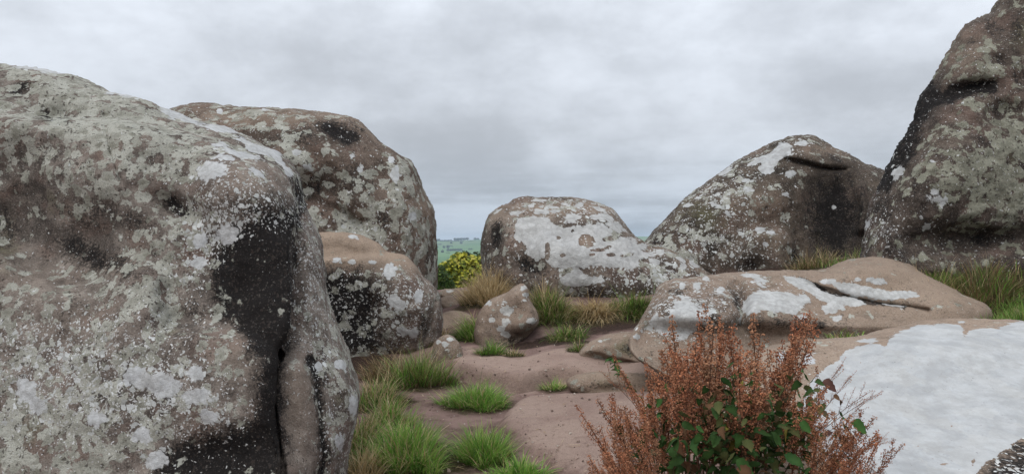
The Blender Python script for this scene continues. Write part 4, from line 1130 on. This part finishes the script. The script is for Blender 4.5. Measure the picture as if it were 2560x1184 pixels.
# rough turf carrying on over the bank, right of the frame
tb = []
tx, ty = rng.uniform(3.6, 8.0, 16000), rng.uniform(2.2, 10.0, 16000)
kp = (tx > 3.0 + 0.12 * ty) & (perlin3(np.stack([tx * 1.3, ty * 1.3, tx * 0], 1), 91) > -0.18)
tx, ty = tx[kp], ty[kp]
tbase = np.stack([tx, ty, ground_z(tx, ty) - 0.02], 1)
v, q, t3, c = blades(len(tx), tbase, 0.18, 0.009, rng.random(len(tx)) * 6.28, np.abs(rng.normal(.3, .3, len(tx))), 1.2 * rng.random(len(tx)), pick(np.concatenate([GREENS, OLIVE, OLIVE, DRY]), len(tx)))
tm_ = mesh_np('grass', v, q, t3)
add_col(tm_, 'col', c)
tm_.materials.append(M_grass)
tag(link(bpy.data.objects.new('grass', tm_)), 'rough mixed turf over the raised bank', None, None, 'stuff')
for gx_ in np.arange(4.6, 8, 1.2):
    for gy_ in np.arange(2.5, 10, 1.2):
        GRASSY.append((gx_, gy_, 1.0))

for px, py, Y, r in ((1380, 862, 9.2, .35), (1480, 815, 9.9, .5), (1560, 810, 9.9, .5), (1320, 870, 9.1, .3), (1430, 872, 8.9, .25), (2500, 680, 8.0, .9), (2350, 640, 8.4, .7), (1600, 880, 8.4, .3), (880, 900, 8.6, .5), (2040, 650, 11.0, 1.0)):
    p_ = at(px, py, Y)
    PEATY.append((p_[0], p_[1], r))
ground_mask()

# ------------------------------------------------------------------ dock plant
M_seed = veg_material('dry_seeds', 0.8, 0.15)
M_leaf = veg_material('dock_leaves', 0.8, 0.2, 0.1)
M_stem = veg_material('dock_stems', 0.7)
RUST = np.array([(0.41, 0.165, 0.085), (0.45, 0.20, 0.105), (0.34, 0.130, 0.068), (0.26, 0.110, 0.066), (0.44, 0.25, 0.145)])
OCT = np.array([(1, 0, 0), (-1, 0, 0), (0, 1, 0), (0, -1, 0), (0, 0, 1), (0, 0, -1)], float)
OCF = np.array([(0, 2, 4), (2, 1, 4), (1, 3, 4), (3, 0, 4), (2, 0, 5), (1, 2, 5), (3, 1, 5), (0, 3, 5)])


def tube(path, r0, r1, sides=5):
    path = np.asarray(path, float)
    n = len(path)
    V = []
    for i in range(n):
        d = path[min(i + 1, n - 1)] - path[max(i - 1, 0)]
        d /= np.linalg.norm(d) + 1e-9
        a = np.cross(d, (0.3, 0.9, 0.1)); a /= np.linalg.norm(a)
        b = np.cross(d, a)
        r = r0 + (r1 - r0) * i / (n - 1)
        for s in range(sides):
            t = 2 * math.pi * s / sides
            V.append(path[i] + r * (math.cos(t) * a + math.sin(t) * b))
    Q = [(i * sides + s, i * sides + (s + 1) % sides, (i + 1) * sides + (s + 1) % sides, (i + 1) * sides + s) for i in range(n - 1) for s in range(sides)]
    return np.array(V), np.array(Q)


def make_stalk(k, dense=1.0, nb=6):
    """stalk of unit length along +Z with seed whorls on its upper part and on side branchlets"""
    r = np.random.default_rng(100 + k)
    bend = r.normal(0, 0.10, 2)
    zz = np.linspace(0, 1, 9)
    main = np.stack([bend[0] * zz ** 2, bend[1] * zz ** 2, zz], 1)
    SV, SQ, cnt = [], [], 0
    v, q = tube(main, 0.0045, 0.0012)
    SV.append(v); SQ.append(q); cnt += len(v)
    lines = [(main[5:], 0.375)]
    for b in range(nb):
        t = 0.55 + 0.36 * (b + r.random()) / nb
        p0 = np.array([np.interp(t, zz, main[:, c]) for c in range(3)])
        az = r.random() * 2 * math.pi
        L = (0.10 + 0.16 * r.random()) * (1.15 - 0.5 * t)
        el = R(62 + 12 * r.random())
        tt = np.linspace(0, 1, 5)
        br = p0 + np.stack([L * tt * math.cos(az) * math.cos(el), L * tt * math.sin(az) * math.cos(el), L * tt * (math.sin(el) + 0.25 * tt)], 1)
        v, q = tube(br, 0.002, 0.0008, 4)
        SV.append(v); SQ.append(q + cnt); cnt += len(v)
        lines.append((br[1:], L))
    me = mesh_np('stalk', np.concatenate(SV), np.concatenate(SQ))
    nv = len(me.vertices)
    add_col(me, 'col', np.tile(np.array([[0.11, 0.055, 0.035]]), (nv, 1)) * (0.8 + 0.4 * r.random((nv, 1))))
    me.materials.append(M_stem)
    V, T, C, c = [], [], [], 0
    for ln, L in lines:
        step = 0.0115
        nwh = int(L / step)
        for w in range(nwh):
            t = (w + 0.5) / nwh
            p = np.array([np.interp(t * (len(ln) - 1), np.arange(len(ln)), ln[:, a]) for a in range(3)])
            if r.random() < 0.08:
                continue
            cl = (0.55 * RUST[k % len(RUST)] + 0.45 * RUST[r.integers(0, len(RUST))]) * (0.62 + 0.55 * r.random())
            for s in range(max(1, int(r.integers(5, 10) * dense))):
                a = r.random() * 2 * math.pi
                rad = (0.004 + 0.017 * r.random()) * (1.1 - 0.45 * t)
                ctr = p + np.array([rad * math.cos(a), rad * math.sin(a), r.normal(0, 0.004)])
                sz = 0.0026 + 0.0024 * r.random()
                rot = np.array(Quaternion(r.normal(size=4).tolist()).normalized().to_matrix())
                V.append((OCT * np.array([sz, sz * 1.25, sz * 0.6])) @ rot.T + ctr)
                T.append(OCF + c)
                C.append(np.tile(cl * (0.7 + 0.6 * r.random()), (6, 1)))
                c += 6
    sm = mesh_np('seed_head', np.concatenate(V), None, np.concatenate(T), smooth=False)
    add_col(sm, 'col', np.concatenate(C))
    sm.materials.append(M_seed)
    return me, sm


def make_leaf(k, col, col2):
    """ovate toothed leaf lying along +X, length 1"""
    r = np.random.default_rng(300 + k)
    n = 9
    V, C = [], []
    for i in range(n + 1):
        t = i / n
        w = 0.30 * math.sin(math.pi * t ** 0.75) ** 0.85 * (1 + 0.10 * (-1) ** i) if 0 < i < n else 0.012
        zc = -0.42 * t * t + 0.09 * math.sin(6 * t + k)
        fold = 0.10 * w / 0.3
        V += [(t, -w, zc + fold), (t, 0, zc), (t, w, zc + fold)]
        cc = np.array(col) * (1 - t) + np.array(col2) * t
        C += [cc * 0.9, cc * 1.2, cc * 0.9]
    Q = []
    for i in range(n):
        a = i * 3
        Q += [(a, a + 3, a + 4, a + 1), (a + 1, a + 4, a + 5, a + 2)]
    me = mesh_np('leaf', np.array(V), np.array(Q))
    add_col(me, 'col', np.array(C))
    me.materials.append(M_leaf)
    return me


stalks = [make_stalk(k, 1.0, 5 + k % 4) for k in range(7)]
sparse = [make_stalk(20 + k, 0.42, 5) for k in range(3)]
leaves = [make_leaf(k, c1, c2) for k, (c1, c2) in enumerate((
    ((0.026, 0.055, 0.016), (0.034, 0.068, 0.018)), ((0.040, 0.092, 0.024), (0.048, 0.105, 0.028)), ((0.062, 0.075, 0.026), (0.085, 0.085, 0.032)), ((0.032, 0.085, 0.026), (0.055, 0.11, 0.032)),
    ((0.14, 0.075, 0.038), (0.10, 0.055, 0.03)), ((0.20, 0.19, 0.04), (0.26, 0.20, 0.05)), ((0.09, 0.075, 0.04), (0.11, 0.08, 0.045)), ((0.09, 0.045, 0.035), (0.07, 0.035, 0.03))))]
plant_base = np.array([0.80, 2.72, 0.17])
plant = bpy.data.objects.new('dock_plant', None)
plant.location = plant_base
link(plant)
tag(plant, 'bushy dock plant with rusty red seed heads and dark green leaves in the foreground', 'plant')
ENV = np.array([(1490, 1075), (1540, 985), (1580, 905), (1630, 850), (1690, 800), (1740, 775), (1800, 760), (1850, 770), (1900, 765), (1950, 775), (1985, 810), (2010, 900), (2060, 960), (2110, 1010), (2160, 1060), (2220, 1110)])


def put(o_mesh, name, parent, pos, rot, sc):
    o = bpy.data.objects.new(name, o_mesh)
    link(o, parent)
    o.location = pos
    o.rotation_mode = 'QUATERNION'
    o.rotation_quaternion = rot
    o.scale = (sc,) * 3 if np.isscalar(sc) else sc
    return o


def add_stalk(pair, foot, tip):
    d = Vector(tip - foot)
    q = d.to_track_quat('Z', 'Y') @ Quaternion((0, 0, 1), random.random() * 6.28)
    s = put(pair[0], 'stalk', plant, Vector(foot - plant_base), q, d.length)
    put(pair[1], 'seed_head', s, (0, 0, 0), Quaternion(), 1.0)
    return s


LEAFSPOTS = []
for i in range(64):
    ex = random.uniform(1490, 2200)
    if random.random() < 0.45:
        ex = random.uniform(1560, 2000)
    ey = np.interp(ex, ENV[:, 0], ENV[:, 1]) + abs(random.gauss(0, 1)) * 105 + random.uniform(0, 45)
    ey = min(ey, 1170)
    Y = random.uniform(2.30, 3.05) if ex < 1990 else random.uniform(2.2, 2.55)
    tip = at(ex, ey, Y)
    foot = plant_base + np.array([(tip[0] - plant_base[0]) * 0.45 + random.gauss(0, .05), (tip[1] - plant_base[1]) * 0.5, 0.0])
    foot[2] = min(plant_base[2] + random.uniform(0, .25), tip[2] - 0.42)
    add_stalk(stalks[i % 7], foot, tip)
    for k in range(4):
        t = random.uniform(0.25, 0.70)
        LEAFSPOTS.append((foot + (tip - foot) * t, i))
for i in range(22):
    ex = random.choice((random.uniform(1475, 1620), random.uniform(2050, 2215)))
    ey = random.uniform(1030, 1165) if not 1620 < ex < 2050 else random.uniform(940, 1100)
    Y = random.uniform(2.15, 2.4)
    tip = at(ex, ey, Y)
    foot = plant_base + np.array([(tip[0] - plant_base[0]) * 0.55, (tip[1] - plant_base[1]) * 0.6, 0.0])
    foot[2] = tip[2] - 0.5
    add_stalk(stalks[i % 7], foot, tip)
for (ex, ey, Y, fx_, fy_) in ((2122, 930, 2.42, 1990, 1120), (2150, 945, 2.40, 2000, 1130), (2190, 960, 2.40, 2010, 1110), (2180, 1030, 2.35, 2000, 1120), (2095, 900, 2.5, 1960, 1120), (2215, 1090, 2.3, 2040, 1180), (1538, 905, 2.9, 1640, 1090)):
    add_stalk(sparse[int(ex) % 3], at(fx_, fy_, Y + .1), at(ex, ey, Y))
nl = 0
while nl < 250:
    u, v = random.gauss(1845, 130), random.gauss(1060, 85)
    q_ = ((u - 1845) / 260) ** 2 + ((v - 1080) / 210) ** 2
    if q_ > 1 or v < 920 and random.random() < .6:
        continue
    k = random.choice((0, 0, 0, 1, 2, 2, 3, 6)) if random.random() < 0.84 else random.choice((4, 5, 6, 4))
    if u > 2060:
        k = random.choice((4, 7, 2, 6))
    Y = random.uniform(2.18, 2.55)
    q = Quaternion((0, 0, 1), random.uniform(0, 6.28)) @ Quaternion((0, 1, 0), random.uniform(-.35, .75)) @ Quaternion((1, 0, 0), random.gauss(0, .5))
    put(leaves[k], 'leaf', plant, Vector(at(u, v, Y) - plant_base), q, random.uniform(0.028, 0.054) * (1.15 if v > 1080 else 0.9))
    nl += 1
LV, LQ, LC, lc = [], [], [], 0
for i in range(900):
    u, v = random.gauss(1850, 140), random.gauss(1115, 80)
    if ((u - 1850) / 270) ** 2 + ((v - 1120) / 230) ** 2 > 1:
        continue
    me_ = leaves[random.choice((0, 0, 0, 1, 2, 2, 3, 6, 4))]
    nv = len(me_.vertices)
    co = np.empty(nv * 3, np.float32); me_.vertices.foreach_get('co', co); co = co.reshape(-1, 3)
    cl = np.empty(nv * 4, np.float32); me_.color_attributes['col'].data.foreach_get('color', cl); cl = cl.reshape(-1, 4)
    q = Quaternion((0, 0, 1), random.uniform(0, 6.28)) @ Quaternion((0, 1, 0), random.uniform(-.4, .8)) @ Quaternion((1, 0, 0), random.gauss(0, .6))
    pos = at(u, v, random.uniform(2.3, 3.0)) - plant_base
    LV.append(co * random.uniform(.028, .055) @ np.array(q.to_matrix()).T + pos)
    LQ.append(np.array([p.vertices[:] for p in me_.polygons]) + lc)
    LC.append(cl[:, :3] * random.uniform(.7, 1.15)); lc += nv
lm = mesh_np('small_leaves', np.concatenate(LV), np.concatenate(LQ))
add_col(lm, 'col', np.concatenate(LC)); lm.materials.append(M_leaf)
tag(link(bpy.data.objects.new('small_leaves', lm), plant), kind='stuff')
for (px, py, Y, k, sc, az) in ((1990, 1060, 2.35, 5, .065, 3.4), (2135, 1050, 2.36, 1, .055, -1.4), (2060, 950, 2.42, 7, .05, -1.2), (2030, 1035, 2.36, 5, .06, 1.2), (1870, 1120, 2.3, 3, .065, .4), (1840, 1150, 2.28, 1, .065, -.8), (1900, 1155, 2.28, 3, .065, 2.2),
                               (1800, 1110, 2.3, 1, .075, 3.0), (1740, 1090, 2.3, 3, .07, -2), (2085, 990, 2.4, 4, .05, .4), (1960, 1135, 2.3, 3, .07, -.4), (1545, 1060, 2.6, 0, .05, -1.5), (2000, 930, 2.5, 1, .06, .3)):
    q = Quaternion((0, 0, 1), az) @ Quaternion((0, 1, 0), 0.35) @ Quaternion((1, 0, 0), 0.6)
    put(leaves[k], 'leaf', plant, Vector(at(px, py, Y) - plant_base), q, sc)

# small green shoot left of the dock
sh_base = at(1600, 1000, 3.2)
xg, yg = sh_base[0], sh_base[1]
shoot = bpy.data.objects.new('weed', None)
shoot.location = (xg, yg, float(ground_z(np.array([xg]), np.array([yg]))[0]))
link(shoot)
tag(shoot, 'thin green leafy weed shoot left of the dock plant', 'weed')
sb = np.array(shoot.location)
path = np.array([sb, at(1612, 1040, 3.2), at(1588, 985, 3.15), at(1560, 945, 3.12), at(1535, 905, 3.1), at(1530, 893, 3.1)])
path = catmull(path, 4, False)
v, q = tube(path - sb, 0.004, 0.0015)
sme = mesh_np('stalk', v, q)
add_col(sme, 'col', np.tile([[0.09, 0.11, 0.03]], (len(v), 1)))
sme.materials.append(M_stem)
link(bpy.data.objects.new('stalk', sme), shoot)
for i in range(9, len(path), 1):
    for s in (0, 1):
        q = Quaternion((0, 0, 1), random.uniform(0, 6.28)) @ Quaternion((0, 1, 0), random.uniform(-.4, .5)) @ Quaternion((1, 0, 0), random.gauss(0, .5))
        put(leaves[(1, 3, 2)[i % 3]], 'leaf', shoot, Vector(path[i] - sb), q, random.uniform(.02, .04))

# ------------------------------------------------------------------ bushes and trees in the gap
M_crown = veg_material('bush_leaves', 0.6, 0.3, 0.2)
M_bark = veg_material('bark', 0.9)


def crown_mesh(blobs, n, leaf, pal, seed, gaps=0.25):
    """leaf cards spread through several overlapping lobes"""
    r = np.random.default_rng(seed)
    w = np.array([b[3] * b[4] * b[5] for b in blobs]) ** 0.7
    ch = r.choice(len(blobs), n, p=w / w.sum())
    B = np.array(blobs)[ch]
    d = r.normal(size=(n, 3))
    d /= np.linalg.norm(d, axis=1, keepdims=True)
    rad = (0.55 + 0.45 * r.random(n) ** 0.5)
    C = B[:, :3] + d * B[:, 3:6] * rad[:, None]
    keep = fbm(C, 1.0 / (leaf * 9), 2, .5, seed) > -gaps
    C, d, n = C[keep], d[keep], int(keep.sum())
    nn = d + r.normal(0, .6, (n, 3)) + np.array([0, 0, .3])
    nn /= np.linalg.norm(nn, axis=1, keepdims=True)
    a = np.cross(nn, r.normal(size=(n, 3))); a /= np.linalg.norm(a, axis=1, keepdims=True)
    b = np.cross(nn, a)
    s = (leaf * (0.6 + 0.8 * r.random(n)))[:, None]
    V = np.stack([C - a * s, C - b * s * .55 + nn * s * .12, C + a * s, C + b * s * .55 + nn * s * .12], 1).reshape(-1, 3)
    Q = np.arange(4 * n).reshape(-1, 4)
    col = pal[r.integers(0, len(pal), n)] * (0.7 + 0.6 * r.random((n, 1)))
    return V, Q, np.repeat(col, 4, 0)


def tree(name, label, cat, base, blobs, n, leaf, pal, seed, trunk_r=0.06, group=None):
    root = bpy.data.objects.new(name, None)
    root.location = base
    link(root)
    tag(root, label, cat, group)
    base = np.array(base)
    V, Q, C = crown_mesh(blobs, n, leaf, pal, seed)
    me = mesh_np('crown', V - base, Q, smooth=False)
    add_col(me, 'col', C)
    me.materials.append(M_crown)
    link(bpy.data.objects.new('crown', me), root)
    top = np.array(blobs[0][:3])
    tv, tq, cnt = [], [], 0
    fork = base + (top - base) * 0.55
    v, q = tube(np.array([base - (0, 0, .1), base + (fork - base) * .5 + (.03, 0, 0), fork]), trunk_r, trunk_r * .7, 7)
    tv.append(v); tq.append(q); cnt += len(v)
    for bl in blobs:
        c = np.array(bl[:3])
        v, q = tube(np.array([fork, (fork + c) / 2 + (0, 0, -.05), c]), trunk_r * .55, trunk_r * .2, 5)
        tv.append(v); tq.append(q + cnt); cnt += len(v)
    tm = mesh_np('trunk', np.concatenate(tv) - base, np.concatenate(tq))
    add_col(tm, 'col', np.tile([[0.07, 0.055, 0.045]], (cnt, 1)))
    tm.materials.append(M_bark)
    link(bpy.data.objects.new('trunk', tm), root)
    return root


def gz(x, y):
    return float(ground_z(np.array([float(x)]), np.array([float(y)]))[0])


YEL = np.array([(0.50, 0.47, 0.06), (0.38, 0.40, 0.06), (0.60, 0.54, 0.12), (0.20, 0.24, 0.04), (0.09, 0.12, 0.025)])
MIDG = np.array([(0.055, 0.095, 0.022), (0.08, 0.13, 0.03), (0.035, 0.06, 0.016), (0.11, 0.15, 0.035)])
DARKG = np.array([(0.022, 0.042, 0.014), (0.035, 0.06, 0.02), (0.015, 0.03, 0.012), (0.05, 0.08, 0.025)])


def blobs_px(Y, items):
    out = []
    for px, py, rpx, ry in items:
        c = at(px, py, Y)
        k = Y / FOC
        out.append((c[0], c[1] + random.uniform(-.2, .2), c[2], rpx * k, rpx * k * 0.9, ry * k))
    return out


Yb = 21.0
c0 = at(1165, 690, Yb)
tree('bush', 'bright yellow green bush in the gap between the left and central boulders', 'bush', (c0[0], Yb, gz(c0[0], Yb)),
     blobs_px(Yb, ((1150, 666, 30, 36), (1124, 684, 26, 36), (1112, 676, 17, 22), (1178, 655, 18, 18), (1190, 680, 28, 38), (1205, 660, 20, 24), (1165, 715, 40, 40), (1140, 740, 40, 50), (1200, 735, 40, 45), (1145, 655, 22, 24))), 4200, 0.075, YEL, 31)
Yb = 19.5
c0 = at(1100, 700, Yb)
tree('bush', 'mid green bush low in the gap, left of the yellow green bush', 'bush', (c0[0], Yb, gz(c0[0], Yb)),
     blobs_px(Yb, ((1098, 690, 24, 30), (1112, 705, 24, 30), (1085, 715, 40, 40), (1110, 735, 36, 40))), 2600, 0.045, MIDG, 32)
for lb_, Yb, its, sd_ in (('dark evergreen tree behind the yellow green bush, nearer the middle of the gap', 42.0, ((1162, 645, 18, 18), (1155, 660, 22, 24), (1166, 680, 24, 30), (1150, 700, 30, 40)), 33),
                          ('dark evergreen tree behind the bush, partly hidden by the central boulder', 46.0, ((1196, 645, 22, 18), (1186, 656, 16, 18), (1205, 665, 24, 26), (1195, 690, 30, 36)), 34)):
    c0 = at(its[-1][0], its[-1][1], Yb)
    tree('evergreen_tree', lb_, 'tree', (c0[0], Yb, gz(c0[0], Yb)), blobs_px(Yb, its), 2600, 0.10, DARKG, sd_, 0.12, 'dark trees beyond the bush')

# far hillside: single trees, a plantation and hedges
FG = 'trees on the far hillside'
WH = ['upright dark tree', 'round dark tree', 'broad spreading tree', 'small dark tree']


def far_hit(px, py):
    Ys = np.arange(600, 3000, 4.0)
    x = (px - 1280) / FOC * Ys
    zr = EYE - (py - HOR) / FOC * Ys
    g = ground_z(x, Ys)
    b = np.where(zr <= g)[0]
    i = b[0] if len(b) else int(np.argmax((g - EYE) / Ys))
    return x[i], Ys[i], g[i]


def far_clump(name, px, py, wpx, hpx, seed, label, cat, n=60, kind=None, group=None):
    x, y, z = far_hit(px, py)
    k = y / FOC
    wpx, hpx = wpx * 1.15, hpx * 1.3
    nb = max(1, int(wpx / max(hpx, 1) * 0.9))
    bl = []
    for i in range(nb):
        ox = ((i + .5) / nb - .5) * wpx * k
        zz = gz(x + ox, y)
        bl.append((x + ox, y, zz + hpx * k * .5, wpx * k / nb * .65, wpx * k / nb * .6 + 2, hpx * k * .5))
    V, Q, C = crown_mesh(bl, int(n * 1.6), hpx * k * 0.24, DARKG * 0.8, seed, 0.9)
    root = bpy.data.objects.new(name, None)
    root.location = (x, y, z)
    link(root)
    b = np.array((x, y, z))
    if cat:
        me = mesh_np('crown', V - b, Q, smooth=False)
        add_col(me, 'col', C); me.materials.append(M_crown)
        link(bpy.data.objects.new('crown', me), root)
        v, q = tube(np.array([(0, 0, -1), (0, 0, hpx * k * .5)]), hpx * k * .05, hpx * k * .03, 5)
        tm = mesh_np('trunk', v, q)
        add_col(tm, 'col', np.tile([[0.06, 0.05, 0.04]], (len(v), 1))); tm.materials.append(M_bark)
        link(bpy.data.objects.new('trunk', tm), root)
        tag(root, label, cat, group)
    else:
        bpy.data.objects.remove(root)
        me = mesh_np(name, V - b, Q, smooth=False)
        add_col(me, 'col', C); me.materials.append(M_crown)
        o = link(bpy.data.objects.new(name, me)); o.location = b
        tag(o, label, None, None, 'stuff')


for i, (px, py, w_, h_, lb_) in enumerate(((1153, 609.5, 4.5, 4.5, 'round dark tree standing alone in the highest pale field'), (1093, 619.5, 4, 4, 'small dark tree at the left edge of the far fields'), (1110, 620, 4, 4.5, 'upright small tree right of the field edge tree'),
                                           (1120, 620, 5, 6, 'tall tree at the left end of the field hedge'), (1106, 631, 5, 5, 'round tree low in the bright green field'), (1128, 609, 4, 4, 'small tree below the hilltop hedge'), (1188, 599.5, 6, 4.5, 'dark tree on the skyline next to the central boulder'),
                                           (1094, 603, 9, 5, 'broad tree on the skyline beside the left boulder'), (1195, 599, 4, 3.5, 'last small skyline tree touching the central boulder'))):
    far_clump('tree', px, py, w_, h_, 50 + i, lb_, 'tree', 60, None, FG)
for i, (nm, px, py, w_, h_, n) in enumerate((('woodland', 1153, 598.5, 32, 4.6, 400), ('woodland', 1115, 603, 26, 3.2, 260), ('hedge_line', 1124, 616.5, 14, 2.8, 120), ('hedge_line', 1136, 627, 34, 4.5, 340), ('hedge_line', 1152, 603.5, 14, 2.2, 120), ('hedge_line', 1120, 633, 9, 2, 60), ('hedge_line', 1178, 603, 12, 2, 80), ('hedge_line', 1098, 612, 10, 2.5, 80), ('hedge_line', 1138, 603.5, 12, 2.5, 90), ('hedge_line', 1176, 624, 10, 3, 80))):
    far_clump(nm, px, py, w_, h_, 70 + i, 'dark line of trees across the far green hillside', None, n)

# ------------------------------------------------------------------ loose grit on the path
gp = []
while len(gp) < 520:
    px, py = random.uniform(960, 1560), random.uniform(860, 1180)
    x, y, z = hit(px, py, 14)
    gp.append((x, y, z))
PV, PT, PC = [], [], []
for i, (x, y, z) in enumerate(gp):
    s = random.choice((.004, .005, .006, .006, .008, .010, .016))
    rot = np.array(Quaternion(rng.normal(size=4).tolist()).normalized().to_matrix())
    PV.append((OCT * s * (0.7 + 0.6 * rng.random((6, 1)))) @ rot.T + np.array([x, y, z + s * .3]))
    PT.append(OCF + 6 * i)
    PC.append(np.tile(np.array(random.choice(((.30, .22, .18), (.16, .11, .09), (.40, .34, .29), (.12, .085, .07)))), (6, 1)))
pm = mesh_np('gravel', np.concatenate(PV), None, np.concatenate(PT), smooth=False)
add_col(pm, 'col', np.concatenate(PC))
pm.materials.append(M_bark)
tag(link(bpy.data.objects.new('gravel', pm)), 'loose grit scattered on the trodden path', None, None, 'stuff')

# ------------------------------------------------------------------ dead grass lying on the path
lb, la = [], []
while len(lb) < 420:
    px, py = random.gauss(1190, 170), random.uniform(850, 1184)
    if not 900 < px < 1560:
        continue
    x, y, z = hit(px, py, 14)
    lb.append((x, y, z + 0.006)); la.append(random.random() * 6.28)
lb, la = np.array(lb), np.array(la)
v, q, t3, c = blades(len(lb), lb, 0.09, 0.005, la, np.full(len(lb), 1.50), rng.normal(0, .12, len(lb)), pick(np.concatenate([DRY, RED, RED]), len(lb)))
dm = mesh_np('dead_grass', v, q, t3)
add_col(dm, 'col', c)
dm.materials.append(M_grass)
tag(link(bpy.data.objects.new('dead_grass', dm)), 'dead grass stems littering the path', None, None, 'stuff')

# ------------------------------------------------------------------ haze
hx, hy0, hy1, hz0, hz1 = 3700.0, -60.0, 4400.0, -75.0, 45.0
hv = [(x, y, z) for z in (hz0, hz1) for y in (hy0, hy1) for x in (-hx, hx)]
hq = [(0, 2, 3, 1), (4, 5, 7, 6), (0, 1, 5, 4), (2, 6, 7, 3), (0, 4, 6, 2), (1, 3, 7, 5)]
hm = mesh_np('haze', np.array(hv), np.array(hq), smooth=False)
mh, Nh = new_mat('haze_air')
pv = Nh.new('ShaderNodeVolumePrincipled', None, Color=(0.70, 0.86, 1.0, 1.0), Density=0.0002)
oo = Nh.t.nodes.new('ShaderNodeOutputMaterial')
Nh.t.links.new(pv.outputs[0], oo.inputs['Volume'])
hm.materials.append(mh)
haze = link(bpy.data.objects.new('haze', hm))
tag(haze, 'thin blue air between the rocks and the far hillside', None, None, 'stuff')
print('lowest ground', gZ.min(), 'highest', gZ.max())
